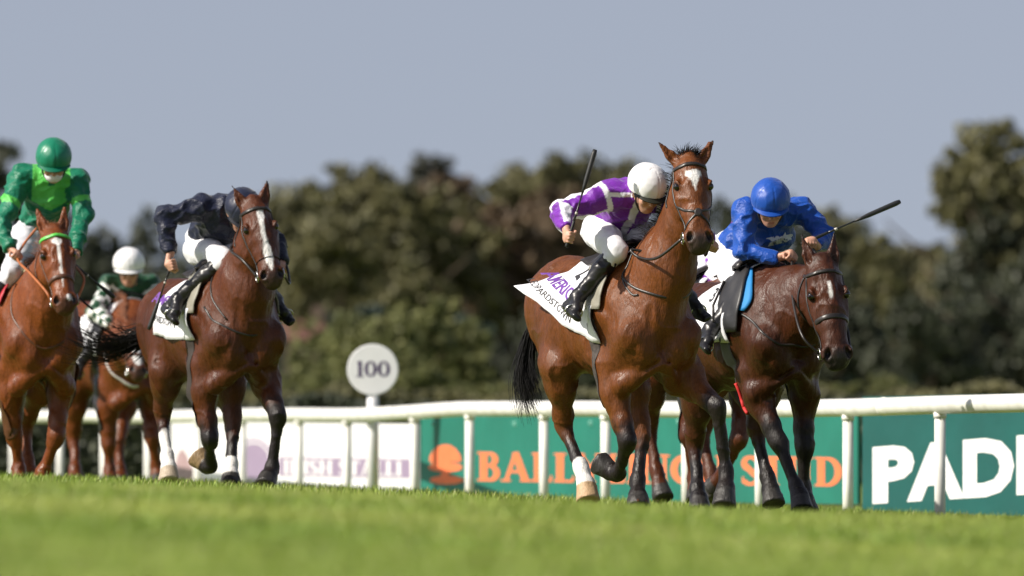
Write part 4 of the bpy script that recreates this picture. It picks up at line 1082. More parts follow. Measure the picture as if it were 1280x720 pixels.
def jockey(name, label, R, J, K):
    fr = R['fr']; P = {n: pt(fr, v) for n, v in J.items()}
    for n in ('hip', 'kn', 'an', 'toe', 'heel'):       # the far leg mirrors the near one
        if n+'L' not in P: P[n+'L'] = P[n+'R']*np.array((1, -1, 1))
    base = (P['anR']+P['anL'])/2; base[2] = min(P['heelR'][2], P['toeR'][2])-.03
    root = empty(name, fr.world(base), fr.rz); tag(root, label, 'jockey', 'jockeys riding the finish')
    off = base
    def build(nm, V, Q, C, m_, parent=None): return put(nm, mesh_np(nm, V-off, Q, True, C), m_, parent or root)
    def field(keys, pad, vox):
        A = np.array([P[k_] for k_ in keys]); return Field(A.min(0)-pad, A.max(0)+pad, vox)
    hc = P['head']; look = unit(K['look']); up0 = np.array(K.get('up', (0, 0, 1.)), float); up = unit(up0-look*np.dot(up0, look)); rt = np.cross(look, up)
    def hh(f_, r_, u_): return hc+look*f_+rt*r_+up*u_
    chest, pel = P['chest'], P['pel']
    sp = unit(chest-pel); shv = unit(P['shL']-P['shR'])
    # ---- body: head, neck, arms, hands, torso, legs in one skin
    keys = ['head', 'chest', 'pel', 'shR', 'shL', 'elR', 'elL', 'wrR', 'wrL', 'haR', 'haL', 'hipR', 'knR', 'knL', 'anR', 'anL', 'toeR', 'toeL']
    f = field(keys, .17, .0068)
    f.cone(pel, chest, (.11, .08), (.13, .085), shv, .04); f.cone(P['shR'], P['shL'], .05, .05, None, .05)
    nk = (P['shR']+P['shL'])/2+sp*.04
    f.cone(nk, hh(-.03, 0, -.07), .056, .052, None, .04)
    f.ell(hh(-.01, 0, .02), (.102, .082, .10), ax=[look, rt, up], k=.02)
    f.ell(hh(.030, 0, -.060), (.066, .064, .082), ax=[look, rt, up], k=.03)
    f.ell(hh(.060, 0, -.108), (.028, .030, .022), ax=[look, rt, up], k=.025)           # chin
    f.cone(hh(.085, 0, -.015), hh(.106, 0, -.048), (.009, .010), (.016, .013), rt, .012)     # nose
    f.cone(hh(.09, -.018, -.083), hh(.09, .018, -.083), .008, .008, None, .010)               # lips
    for sg in (-1, 1):
        f.ell(hh(.088, sg*.033, -.008), (.018, .02, .012), ax=[look, rt, up], k=.015, op='sub')
        f.ell(hh(.066, sg*.045, -.045), (.026, .022, .022), ax=[look, rt, up], k=.02)
        f.ell(hh(-.01, sg*.080, -.03), (.022, .010, .034), ax=[look, rt, up], k=.008)         # ear
    for s_ in 'RL':
        f.cone(P['sh'+s_], P['el'+s_], .042, .036, None, .02); f.cone(P['el'+s_], P['wr'+s_], .036, .027, None, .02)
        hand(f, P['wr'+s_], P['ha'+s_], K['grip'+s_], K['back'+s_])
        f.cone(pel, P['hip'+s_], .09, .08, None, .03); f.cone(P['hip'+s_], P['kn'+s_], .065, .045, None, .02)
        f.cone(P['kn'+s_], P['an'+s_], .042, .03, None, .02); f.cone(P['an'+s_], P['an'+s_]+(P['toe'+s_]-P['an'+s_])*.5, .026, .016, None, .01)
    V, Q = f.mesh(1); n_ = len(V)
    C = np.array(K.get('skin', (.55, .30, .21)))*(.95+.12*(fbm(V, 25, 2, 4)-.5))[:, None]
    q = V-hc; L_ = q@look; R_ = q@rt; U_ = q@up
    def blend(C, m_, c): m_ = np.clip(m_, 0, 1)[:, None]; return C*(1-m_)+np.array(c)*m_
    lip = (1-sstep(.6, 1.2, np.sqrt((R_/.025)**2+((U_+.083)/.009)**2)))*(L_ > .06); C = blend(C, lip*.7, (.36, .12, .10))
    for sg in (-1, 1):
        e = (1-sstep(.7, 1.2, np.sqrt(((R_-sg*.033)/.015)**2+((U_+.012)/.007)**2)))*(L_ > .04); C = blend(C, e*.9, (.05, .035, .03))
        b_ = (1-sstep(.7, 1.2, np.sqrt(((R_-sg*.034)/.022)**2+((U_-.012)/.005)**2)))*(L_ > .04); C = blend(C, b_*.7, (.10, .06, .04))
    hair = sstep(-.075, -.035, U_)*(L_ < .0)*(np.linalg.norm(q, axis=1) < .14); C = blend(C, hair*.9, K.get('hair', (.05, .03, .02)))
    build('body', V, Q, C, skin)
    # ---- jacket
    f = field(['chest', 'pel', 'shR', 'shL', 'elR', 'elL', 'wrR', 'wrL'], .21, .0085)
    wst = pel+(chest-pel)*.35; dep = np.cross(sp, shv)
    bulge = K.get('bulge', .005)
    f.chain([pel+sp*.06, wst, chest, (P['shR']+P['shL'])/2], [(.135, .105), (.145, .115+bulge), (.165, .125+bulge*.6), (.13, .085)], shv, .06)
    f.cone(P['shR'], P['shL'], .075, .075, None, .06)
    f.cone(nk, nk+(hh(-.03, 0, -.07)-nk)*.30, .066, .06, None, .02)
    for s_ in 'RL':
        u = unit(P['el'+s_]-P['sh'+s_])
        f.cone(P['sh'+s_], P['el'+s_], 0.076, .062, None, .05); f.cone(P['el'+s_], P['wr'+s_], .062, .043, None, .02, cut=0.0)
    V, Q = f.mesh(1); N = vnormals(V, Q)
    st = np.array(K.get('fold', (1, 1, 1.)))
    wp = V+.10*np.stack([fbm(V, 6, 2, 51), fbm(V, 6, 2, 52), fbm(V, 6, 2, 53)], 1)
    rid = (1-np.abs(2*fbm(wp*np.array((.5, 1.0, 1.2))*st, 9, 2, K.get('seed', 3))-1))**3; rid2 = (1-np.abs(2*fbm(wp*np.array((1.3, .5, .7))*st, 15, 1, 7)-1))**3
    V = (V+N*((rid-.40)*.030+(rid2-.4)*.012+(fbm(V, 5, 2, 19)-.5)*.018)[:, None]).astype(np.float32)
    V = smooth_v(V, Q, .5)
    info = dict(P=P, chest=chest, pel=pel, sp=sp, shv=shv, dep=dep, up=up, look=look, nk=nk, N=N)
    jk = build('jacket', V, Q, K['silks'](V, info), silk)
    Vj, Qj = V, Q
    # ---- breeches
    f = field(['pel', 'hipR', 'hipL', 'knR', 'knL'], .20, .0085)
    f.cone(pel, pel+sp*.10, (.14, .115), (.12, .09), shv, .05)
    for s_ in 'RL':
        f.cone(pel, P['hip'+s_], (.12, .12), (.11, .11), None, .05)
        h_, k_ = P['hip'+s_], P['kn'+s_]
        f.chain([h_, h_+(k_-h_)*.4, h_+(k_-h_)*.85, k_], [.108, .098, .077, .070], None, .03)
        sh_ = unit(P['an'+s_]-k_); f.cone(k_, k_+sh_*.09, .070, .060, None, .02, cut=0.0)
    V, Q = f.mesh(1); N = vnormals(V, Q); rid = 1-np.abs(2*fbm(V, 10, 2, 12)-1); V = (V+N*((rid-.75)*.018)[:, None]).astype(np.float32)
    bc = np.array(K.get('breeches', (.74, .74, .77))); build('breeches', V, Q, np.tile(bc, (len(V), 1)), breech)
    # ---- boots
    for s_ in 'RL':
        k_, a_, t_, h_ = P['kn'+s_], P['an'+s_], P['toe'+s_], P['heel'+s_]
        A = np.array([k_, a_, t_, h_]); f = Field(A.min(0)-.11, A.max(0)+.11, .0075)
        sh_ = unit(a_-k_); L0 = np.linalg.norm(a_-k_)
        f.chain([k_+sh_*.05, k_+sh_*L0*.38, k_+sh_*L0*.8, a_], [.060, .063, .046, .045], None, .015)
        f.cone(a_, h_, .045, .036, None, .02)
        ms = a_+(t_-a_)*.55
        sl = unit(np.cross(t_-h_, sh_))
        f.chain([h_, (h_+t_)/2, t_], [(.034, .030), (.044, .032), (.036, .022)], sl, .02); f.cone(a_, ms, .044, .036, None, .03)
        V, Q = f.mesh(1); N = vnormals(V, Q); rid = 1-np.abs(2*fbm(V*np.array((1, 1, 1.6)), 16, 2, 5)-1); V = (V+N*((rid-.75)*.010)[:, None]).astype(np.float32)
        d, t = segd(V, k_, a_)
        C = np.tile(np.array((.014, .013, .014)), (len(V), 1))
        if 'band' in K: C = blend(C, sstep(.33, .27, t)*1.0 if False else (1-sstep(.27, .33, t)), K['band'])
        build('boot', V, Q, C, boot_m)
        # stirrup iron
        mb = MB(); c = Vector((h_+t_)/2+(t_-h_)*.1-off); w_ = Vector(unit(np.cross(t_-h_, sh_))); u_ = Vector(-sh_)
        mb.tube([c+w_*(.058*math.cos(q_))+u_*(.055*math.sin(q_)+.005) for q_ in np.linspace(-.6, math.pi+.6, 15)], .006, 6)
        if s_ == 'R': pass
        mb.build('stirrup_iron', steel, root, True)
    # ---- helmet with silk cap, peak, goggles
    f = Field(hc-.22, hc+.22, .0068)
    f.ell(hh(-.012, 0, .045), (.150, .130, .130), ax=[look, rt, up], k=.0)
    f.ell(hh(.0, 0, -.085), (.25, .25, .09), ax=[unit(look+up*.12), rt, unit(up-look*.12)], k=.012, op='sub')
    V, Q = f.mesh(1); N = vnormals(V, Q); q = V-hc; U_ = q@up; L_ = q@look; R_ = q@rt
    ang = np.arctan2(R_, L_); gore = np.abs(np.sin(ang*3+.3))
    rid = 1-np.abs(2*fbm(V, 15, 2, 15)-1)
    V = (V+N*((rid-.75)*.006-.004*np.exp(-(gore/.10)**2))[:, None]).astype(np.float32)
    C = np.tile(np.array(K['cap']), (len(V), 1))
    if 'capband' in K: C = blend(C, ((U_ > .0) & (U_ < .022))*1.0, K['capband'])
    hm = build('helmet', V, Q, C, cap_m)
    rows = []
    for i in range(13):
        an = -1.15+2.3*i/12; row = []
        for j in range(6):
            v = j/5; rr = 1+.0*v
            ln = .044*math.cos(an*1.2)
            row.append(Vector(hh(-.012+.143*math.cos(an)+v*max(ln, .004), .126*math.sin(an)*(1+.02*v), .020-.014*v-.016*(1-math.cos(an))) - off))
        rows.append(row)
    pk = sheet('peak', rows, .006, mat('peak_%d' % K['seed'], K.get('peak', (.015, .015, .016)), rough=.55, spec=.3, var=.05), hm)
    f = Field(hc-.16, hc+.16, .0068)
    for sg in (-1, 1):
        f.ell(hh(.082, sg*.036, -.008), (.024, .038, .026), ax=[unit(look+rt*sg*.35), unit(rt-look*sg*.35), up], k=.02)
    V, Q = f.mesh(1)
    go = build('goggles', V, Q, np.tile((.01, .01, .012), (len(V), 1)), goggle_m)
    mb = MB(); rg = [Vector(hh(-.012+.112*math.cos(an), .094*math.sin(an), .0)-off) for an in np.linspace(.62, 2*math.pi-.62, 22)]
    mb.tube(rg, .011, 6); mb.build('goggle_strap', goggle_s, go, True)
    mb = MB()
    mb.tube(catmull([Vector(hh(.02, -.085, .0)-off), Vector(hh(.035, -.075, -.07)-off), Vector(hh(.045, -.03, -.128)-off), Vector(hh(.045, .03, -.128)-off), Vector(hh(.035, .075, -.07)-off), Vector(hh(.02, .085, .0)-off)], 4), .007, 6)
    mb.build('chin_strap', goggle_s, hm, True)
    if K.get('mask'):
        f = Field(hc-.17, hc+.17, .0068)
        f.ell(hh(.034, 0, -.078), (.072, .066, .058), ax=[look, rt, up], k=.02)
        f.ell(hh(.06, 0, -.02), (.08, .09, .030), ax=[look, rt, up], k=.01, op='sub')
        f.ell(hh(-.09, 0, -.05), (.11, .12, .16), ax=[look, rt, up], k=.01, op='sub')
        V, Q = f.mesh(1); build('face_mask', V, Q, np.tile((.8, .8, .8), (len(V), 1)), mask_m)
    bvhj = None
    for (txt, u0, v0, x0, size, mcol) in K.get('text', []):
        bvhj = bvhj or BVHTree.FromPolygons([tuple(v) for v in Vj.tolist()], Qj.tolist(), epsilon=0)
        c = fr(u0, v0, x0); V, Fc = text_mesh(txt, size, .012, 'CENTER'); out = []
        lt = np.array((fr.si*0, 1., 0)); ex = unit(np.array((fr.si, fr.co, 0))); ez = np.array((0, 0, 1.)); vd = Vector((-fr.co, fr.si, 0)) # away from the viewer
        tl = math.radians(K.get('ttilt', 0))
        for (a_, b_, _) in V:
            p = c+ex*(a_*math.cos(tl)-b_*math.sin(tl))+ez*(a_*math.sin(tl)+b_*math.cos(tl))
            h = bvhj.ray_cast(Vector(p)-vd*.6, vd, 1.2)
            out.append((h[0] if h[0] is not None else Vector(p))-vd*.005-Vector(off))
        mb = MB(); mb.add(out, Fc); mb.build('printed_lettering', mcol, jk)
    return dict(root=root, P=P)

def whip(label, fr, a, b, pad=.45):
    "racing whip from the butt a to the tip b (local points)"
    a, b = np.array(a), np.array(b); L_ = np.linalg.norm(b-a); d = (b-a)/L_
    root = empty('riding_whip', fr.world(a), fr.rz); tag(root, label, 'whip', 'racing whips in the riders hands')
    o = a
    mb = MB(); mb.tube([a-o, a+d*.012-o, a+d*L_*.25-o, a+d*L_*.27-o], [.011, .013, .010, .008], 8); mb.build('grip', mat('whip_grip', (.012, .012, .012), rough=.55, var=.2, bump=.001, bsc=100), root, True)
    mb = MB(); mb.tube([a+d*L_*.26-o, a+d*L_*.34-o, a+d*L_*(1-pad)-o], [.0075, .0065, .0055], 8); mb.build('shaft', mat('whip_shaft', (.02, .02, .02), rough=.3, var=.2), root, True)
    mb = MB(); mb.tube([a+d*L_*.335-o, a+d*L_*.36-o], .0095, 8); mb.build('collar', mat('whip_collar', (.55, .52, .45), rough=.4), root, True)
    e = L_*(1-pad)
    mb = MB(); mb.tube([a+d*(e-.01)-o, a+d*(e+.05)-o, a+d*(e+.1)-o, a+d*(L_-.03)-o, b-o], [.006, .012, .016, .018, .014], 8); mb.build('padded_flap', mat('whip_flap', (.018, .018, .018), rough=.5, var=.2, bump=.001, bsc=60), root, True)
    return root
# ---------------------------------------------------------------- silks
def arm_coords(V, I, s_):
    P = I['P']; out = []
    for a, b in ((P['sh'+s_], P['el'+s_]), (P['el'+s_], P['wr'+s_])):
        d, t = segd(V, a, b); w_ = unit(b-a); r = np.array((0, 0, 1.)); r = unit(r-w_*np.dot(r, w_)); q = np.cross(w_, r)
        X = V-a; out.append((d, t, np.arctan2(X@q, X@r), np.linalg.norm(b-a)))
    return out
def bl(C, m_, c): m_ = np.clip(np.asarray(m_, float), 0, 1)[:, None]; return C*(1-m_)+np.array(c)*m_
def torso_d(V, I): return segd(V, I['pel'], I['chest'])[0]
def on_arm(V, I, s_):
    (d0, t0, a0, L0), (d1, t1, a1, L1) = arm_coords(V, I, s_)
    up_ = (d0 < .125) & (t0 > .12); lo_ = (d1 < .11) & (t1 > 0)
    return d0, t0, a0, d1, t1, a1, up_, lo_
def silks_purple(V, I):
    PU, WH = (.165, .020, .33), (.76, .75, .80)
    C = np.tile(np.array(PU), (len(V), 1)); N = I['N']
    fr_ = N[:, 2] < .6
    X = V-I['chest']; lat = X@I['shv']
    C = bl(C, (np.abs(V[:, 2]-I['P']['shR'][2]+.005) < .014) & (N[:, 0] > .1), WH)
    C = bl(C, (np.abs(lat-.0) < .026) & (N[:, 2] < .2), WH)
    for s_ in 'RL':
        d0, t0, a0, d1, t1, a1, up_, lo_ = on_arm(V, I, s_)
        dd = np.minimum(d0, d1)
        arm = (up_ | lo_) & (dd < .11)
        C = bl(C, arm, PU)
        C = bl(C, up_ & (d0 <= d1) & (np.cos(2*a0) > .52), WH); C = bl(C, lo_ & (d1 < d0) & (np.cos(2*a1+.4) > .45), WH)
        C = bl(C, (np.abs(t0-.13) < .05) & (d0 < .14), WH); C = bl(C, lo_ & (t1 > .9), PU)
    return C
def silks_plain(col):
    def g(V, I): return np.tile(np.array(col), (len(V), 1))*(.97+.1*(fbm(V, 5, 2, 6)-.5))[:, None]
    return g
def silks_green(V, I):
    DG, LG = (.0, .150, .078), (.10, .52, .09)
    C = np.tile(np.array(DG), (len(V), 1)); X = V-I['chest']; lat = np.abs(X@I['shv']); h = X@I['sp']; N = I['N']
    z = V[:, 2]-I['P']['shR'][2]
    yoke = (lat < .135) & (z > -.26+(.13-lat)*-.3) & ((lat > .02) | (z < -.06)) & (z > -.24+lat*.55)
    C = bl(C, yoke, LG)
    for s_ in 'RL':
        d0, t0, a0, d1, t1, a1, up_, lo_ = on_arm(V, I, s_)
        C = bl(C, (up_ | lo_) & (t0 > .25) & (np.minimum(d0, d1) < .10), DG)
        C = bl(C, (np.abs(t0-.60) < .07) & (d0 < .11), LG)
    return C
def silks_check(V, I):
    DG, WH = (.008, .055, .022), (.74, .75, .72)
    C = np.tile(np.array(DG), (len(V), 1))
    for s_ in 'RL':
        d0, t0, a0, d1, t1, a1, up_, lo_ = on_arm(V, I, s_)
        m0 = up_ & (d0 <= d1); m1 = lo_ & (d1 < d0)
        c0 = (np.floor(t0*5)+np.floor((a0+math.pi)/(2*math.pi)*6)) % 2; c1 = (np.floor(t1*5+1)+np.floor((a1+math.pi)/(2*math.pi)*6)) % 2
        C = bl(C, m0 & (c0 > .5), WH); C = bl(C, m1 & (c1 > .5), WH)
    return C
def silks_white_purple(V, I):
    C = np.tile(np.array((.76, .75, .80)), (len(V), 1)); k_ = np.sin(V[:, 1]*26+V[:, 2]*16)
    return bl(C, k_ > .35, (.165, .020, .33))
# ---------------------------------------------------------------- leading bay, rider in purple
MAIN = dict(px=786, py=637, D=73, theta=24, coat=(.124, .037, .0078), face=-14, ears=(.80, .62), pts=dict(
    poll=(862, 201, .72), muzzle=(874, 309, 1.0),
    RE=('L', .12, -.19, .87), RK=(785, 553, .31), RF=(772, 593, .10), RC=(762, 588, .02), RT=(748, 577, -.05),
    LE=('L', .25, .25, .88), LK=(897, 510, .60), LF=(908, 590, .58), LC=(907, 612, .63), LT=(905, 634, .68),
    RS=('L', -.55, -.24, .93), RH=(705, 535, -.70), RG=(727, 586, -.45), RD=(732, 606, -.36), RO=(735, 627, -.30),
    LS=('L', -.5, .24, .93), LH=(803, 545, -.38), LG=(797, 603, -.30), LD=(797, 620, -.24), LO=(798, 636, -.18)),
    blaze=[(.16, .0), (.175, .045), (.22, .05), (.27, .028), (.38, .004), (.43, 0)], socks={'R_hind': .85}, hoofs={'R_hind': (.45, .30, .17)})
R1 = horse('bay_racehorse', 'bay horse with a white star, ridden in purple and white silks', MAIN)
J1 = dict(head=(809, 238, .33), chest=('L', .02, -.0, 1.90), pel=('L', -.46, -.02, 1.83),
    shR=(763, 243, .10), shL=(828, 250, .16), elR=(703, 266, .05), wrR=(708, 286, .27), haR=(713, 297, .33),
    elL=(866, 276, .30), wrL=(886, 301, .52), haL=(889, 309, .60),
    hipR=(748, 288, -.22), knR=(771, 314, .20), anR=(722, 372, .07), toeR=(721, 397, .20), heelR=(709, 383, -.02))
J1['chest'] = (787, 252, .0); J1['pel'] = (763, 278, -.28)
A1 = R1['fr'](722, 372, .07)
j1 = jockey('jockey', 'jockey in purple silks with white striped sleeves and a white cap', R1, J1, dict(
    look=(.80, .02, -.52), silks=silks_purple, cap=(.80, .79, .80), peak=(.02, .022, .015), gripR=(.1, .25, 1), backR=(-.3, -.8, -.2), gripL=(.2, -1, .4), backL=(.2, .3, 1), seed=3))
fr = R1['fr']
whip('whip raised upright in the fist of the rider in purple', fr, fr(708, 309, .33), fr(744, 187, .38))
def flare1(u, v):
    k_ = (max(0, (u-.35)/.65)*max(0, (-v-.40)/.60))**1.7
    return Vector((-.17*k_, -.17*k_, .13*k_))
tack(R1, dict(grackle=True,
    reins=[(-1, [(822, 322, .75), (800, 322, .50), (790, 312, .42), ('L', .52, .0, 1.62)]), (1, [('L', .8, .17, 1.62), ('L', .6, .26, 1.68)])],
    straps=[([(786, 352, .3), (797, 362, .5), (830, 369, .6), (868, 362, .5), (880, 350, .3)], .016, leather), ([(800, 318, .3), (789, 335, .3), (788, 352, .3), (800, 372, .4), (806, 372, .45)], .012, leather)],
    cloth=dict(x=(.12, -.56), phi=(1.42, 1.4), hem=.55, slant=-.04, flare=flare1,
        text=[('2', .60, -.33, .20, -.25, black_ink, .03, False), ('AMERICA', .74, -.64, .105, -.12, purple_ink, .025, False), ('LEOPARDSTOWN', .74, -.85, .055, -.12, black_ink, .012, False)]),
    saddle=dict(flap=flap_grey, len=1.15, girth=mat('striped_girth', (.05, .04, .035), rough=.8, var=.5, vsc=40), ankle=A1)))
mane(R1, hair_k, 260, wind=(-.5, -.2, .3), forelock=240, seed=4)
tail(R1, hair_k, [(-1.12, 0, 1.36), fr(666, 408, -1.22), fr(655, 445, -1.27), fr(652, 478, -1.27), fr(660, 508, -1.22)], 360, .028, 3, .0045)
# ---------------------------------------------------------------- dark bay, rider in royal blue
H2 = dict(px=953, py=642, D=75, theta=24, coat=(.052, .0142, .0045), wide=1.2, face=-13, pitch=.12, ears=(.16, .16), earl=.20, earf=.10, pts=dict(
    poll=(1029, 331, .84), muzzle=(1047, 455, 1.06),
    RE=('L', .20, -.17, .86), RK=(973, 553, .45), RF=(996, 610, .62), RC=(1000, 623, .68), RT=(1003, 639, .74),
    LE=('L', .20, .20, .88), LK=(1006, 560, .28), LF=(1004, 612, .22), LC=(1006, 625, .27), LT=(1008, 641, .31),
    RS=('L', -.5, -.23, .85), RH=(868, 558, -.68), RG=(872, 612, -.50), RD=(874, 624, -.45), RO=(875, 640, -.40),
    LS=('L', -.45, .23, .85), LH=(945, 540, -.50), LG=(960, 598, -.35), LD=(964, 614, -.30), LO=(967, 631, -.25)),
    blaze=[(.20, .0), (.21, .005), (.28, .008), (.32, .010), (.36, .005), (.40, .0)], muz=.95, pstart=.5)
R2 = horse('bay_racehorse', 'dark brown horse with a small star, ridden in royal blue silks', H2); fr = R2['fr']
J2 = dict(head=(963, 256, .24), chest=(962, 288, -.05), pel=(915, 312, -.36), shR=(931, 264, .06), shL=(1001, 264, .10),
    elR=(931, 313, .16), wrR=(973, 322, .31), haR=(988, 322, .38), elL=(1031, 294, .22), wrL=(1021, 308, .40), haL=(1013, 305, .46),
    hipR=(907, 322, -.30), knR=(930, 364, .12), anR=(888, 412, .06), toeR=(884, 438, .20), heelR=(876, 424, -.02))
jockey('jockey', 'jockey in plain royal blue silks and blue cap', R2, J2, dict(look=(.80, -.28, -.50), silks=silks_plain((.005, .065, .36)), cap=(.005, .065, .36), peak=(.005, .06, .33),
    gripR=(.1, -.9, .5), backR=(.35, .1, .9), gripL=(-.15, -1, .1), backL=(.2, .1, 1), band=(.008, .045, .13), seed=8,
    text=[('Emirates', 977, 301, .30, .046, mat('white_print', (.62, .66, .72), rough=.6))], ttilt=14))
whip('whip slanting up from the hand of the rider in royal blue', fr, fr(1002, 305, .46), fr(1125, 252, .52))
def flare2(u, v): return Vector((0, 0, 0))
tack(R2, dict(nose=.56, nosew=.034, reins=[(-1, [(1003, 420, .93), (992, 380, .70), (990, 345, .50), (990, 324, .39)]), (1, [('L', .85, .20, 1.25), ('L', .6, .2, 1.55), (1013, 306, .46)])],
    straps=[([(914, 388, .2), (938, 400, .45), (962, 425, .55), (990, 432, .6), (1015, 420, .5)], .016, leather)],
    cloth=dict(x=(.16, -.42), phi=(1.75, 1.5), hem=.15, text=[('3', .55, -.5, .14, 0, black_ink, .02, False)]),
    saddle=dict(flap=flap_black, len=1.45, fx=.13, girth=mat('grey_girth', (.12, .12, .115), rough=.8), ankle=fr(888, 412, .06))))
def flap_front(ph): v = (ph-.35)/1.45; return .13+.20*math.sin(min(1, v*1.4)*math.pi/2)*(1-.15*v)
sheet('saddle_pad', [[wrap(R2, flap_front(.42+j/12*.95)+(.065*math.sin(.35+j/12*2.4))*(1-i/4)-.05*i/4, -(.42+j/12*.95), .017) for j in range(13)] for i in range(5)], .010, mat('bright_blue_pad', (.01, .20, .50), rough=.7), R2['root'])
strap(R2, 'red_surcingle_strap', [fr(903, 487, .10), fr(908, 500, .12), fr(912, 515, .14), fr(922, 528, .2)], .022, .012, mat('red_webbing', (.55, .02, .02), rough=.7), lift=.008)
mane(R2, hair_k, 260, wind=(-.3, .25, .1), forelock=130, seed=6, fl=.75, lng=.13)
tail(R2, hair_k, [(-1.12, 0, 1.25), (-1.30, 0, 1.27), (-1.5, 0, 1.22), (-1.7, 0, 1.12), (-1.85, 0, 1.02)], 200, .03, 7)

# ---------------------------------------------------------------- bay with a broad blaze, rider in navy
H3 = dict(px=280, py=612, D=79, theta=22, coat=(.074, .0195, .0052), face=-9, pitch=.10, dz=-.07, ears=(.34, .34), pts=dict(
    poll=(318, 256, .62), muzzle=(341, 354, .88),
    RE=('L', .10, -.20, .80), RK=(262, 550, .20), RF=(263, 584, .0), RC=(257, 580, -.08), RT=(246, 570, -.14),
    LE=('L', .22, .20, .80), LK=(348, 520, .55), LF=(340, 586, .50), LC=(336, 597, .55), LT=(331, 609, .60),
    RS=('L', -.5, -.24, .84), RH=(203, 520, -.70), RG=(209, 572, -.45), RD=(211, 586, -.38), RO=(212, 603, -.32),
    LS=('L', -.5, .24, .84), LH=(291, 535, -.40), LG=(289, 583, -.28), LD=(288, 595, -.23), LO=(288, 609, -.18)),
    blaze=[(.12, .0), (.14, .020, .01), (.22, .026, .008), (.30, .016, .0), (.45, .012), (.58, .020), (.68, .030), (.76, .026), (.84, .012), (.9, 0)], socks={'R_hind': .42, 'L_hind': 1.0}, hoofs={'R_hind': (.4, .33, .25), 'R_fore': (.25, .17, .09)}, muz=.7)
R3 = horse('bay_racehorse', 'bay horse with a broad white blaze, ridden in navy silks', H3); fr = R3['fr']
J3 = dict(head=(303, 266, .32), chest=(282, 277, .02), pel=(258, 298, -.26), shR=(252, 259, .06), shL=(310, 264, .12),
    elR=(206, 270, .0), wrR=(213, 316, .08), haR=(216, 331, .12), elL=(345, 300, .32), wrL=(352, 328, .50), haL=(351, 336, .58),
    hipR=(250, 312, -.20), knR=(281, 325, .26), anR=(222, 374, .05), toeR=(219, 402, .18), heelR=(207, 386, -.04))
jockey('jockey', 'jockey in plain dark navy silks crouched behind a white blazed bay', R3, J3, dict(look=(.66, -.02, -.74), silks=silks_plain((.008, .011, .032)), cap=(.008, .011, .032), peak=(.01, .012, .02),
    gripR=(.1, .2, -1), backR=(-.2, -.9, .1), gripL=(.2, -1, .3), backL=(.2, .3, 1), seed=13))
whip('whip pointing down from the hand of the rider in navy', fr, fr(217, 322, .12), fr(186, 412, .02))
tack(R3, dict(nose=.72, nosew=.0, grackle=False, leather=leather, reins=[(-1, [(303, 325, .70), (288, 312, .50), (300, 303, .42), ('L', .5, .0, 1.62)]), (1, [('L', .75, .2, 1.42), (358, 332, .60), (351, 334, .58)])],
    straps=[([(258, 385, .3), (275, 408, .45), (310, 416, .55), (345, 410, .4)], .014, leather), ([(274, 350, .25), (272, 375, .35), (285, 400, .5)], .012, leather)],
    cloth=dict(x=(.14, -.52), phi=(1.75, 1.4), hem=.20, slant=-.03, text=[('1', .5, -.30, .15, 0, black_ink, .03, False), ('AMERICA', .78, -.58, .115, -.08, purple_ink, .025, False), ('LEOPARDSTOWN', .72, -.82, .06, -.08, black_ink, .012, False)]),
    saddle=dict(flap=flap_grey, len=1.15, girth=mat('dark_girth', (.03, .022, .018), rough=.8), ankle=fr(222, 374, .05))))
mane(R3, hair_k, 240, wind=(-.5, -.1, .2), forelock=90, seed=9, fl=.6)
tail(R3, hair_k, [(-1.14, -.02, 1.24), fr(188, 410, -1.22), fr(160, 432, -1.30), fr(128, 440, -1.35), fr(98, 428, -1.38)], 300, .05, 11, .0045)

# ---------------------------------------------------------------- chestnut, rider in two greens
H4 = dict(px=40, py=613, D=81.5, theta=15, coat=(.150, .039, .0080), face=-6, dz=-.06, ears=(.16, .16), earl=.21, earf=.12, points=False, eart=.0, pts=dict(
    poll=(68, 290, .70), muzzle=(82, 386, .98),
    RK=(18, 545, .05), RF=(24, 588, .0), RC=(24, 600, .04), RT=(24, 613, .08),
    LK=(70, 546, .25), LF=(54, 590, .15), LC=(50, 601, .18), LT=(48, 613, .22),
    RH=('L', -.80, -.18, .45), RG=('L', -.62, -.18, .18), RD=('L', -.56, -.18, .10), RO=('L', -.50, -.18, .01),
    LH=('L', -.95, .16, .48), LG=('L', -.85, .16, .2), LD=('L', -.8, .16, .11), LO=('L', -.76, .16, .01)),
    blaze=[(.13, .0), (.15, .035), (.19, .032), (.24, .014), (.30, .007), (.62, .006), (.74, .004), (.80, .0), (.86, 0, .03), (.88, .018, .03), (.93, .018, .03), (.95, 0, .03)], muz=.6)
R4 = horse('chestnut_racehorse', 'chestnut horse with a green browband, ridden in two greens', H4); fr = R4['fr']
J4 = dict(head=(67, 203, .30), chest=(62, 243, -.04), pel=(50, 284, -.32), shR=(29, 222, .0), shL=(96, 224, .06),
    elR=(2, 276, .12), wrR=(13, 311, .32), haR=(20, 321, .38), elL=(104, 270, .16), wrL=(96, 315, .32), haL=(90, 322, .38),
    hipR=(32, 300, -.24), knR=(14, 343, .16), anR=(-30, 395, .05), toeR=(-34, 420, .18), heelR=(-44, 405, -.04),
    knL=('L', .0, .20, 1.42), anL=('L', -.2, .29, 1.12), toeL=('L', -.1, .30, .99), heelL=('L', -.25, .30, 1.03))
jockey('jockey', 'jockey in emerald silks with a lime yoke and a white face mask', R4, J4, dict(look=(.86, -.16, -.46), silks=silks_green, cap=(.0, .17, .09), peak=(.0, .12, .065), mask=True,
    gripR=(.1, -.8, .6), backR=(.2, -.2, 1), gripL=(.1, .8, .6), backL=(.2, .2, 1), breeches=(.62, .62, .67), seed=21))
whip('dark whip held low behind the head of the chestnut horse', fr, fr(92, 330, .42), fr(143, 372, .45))
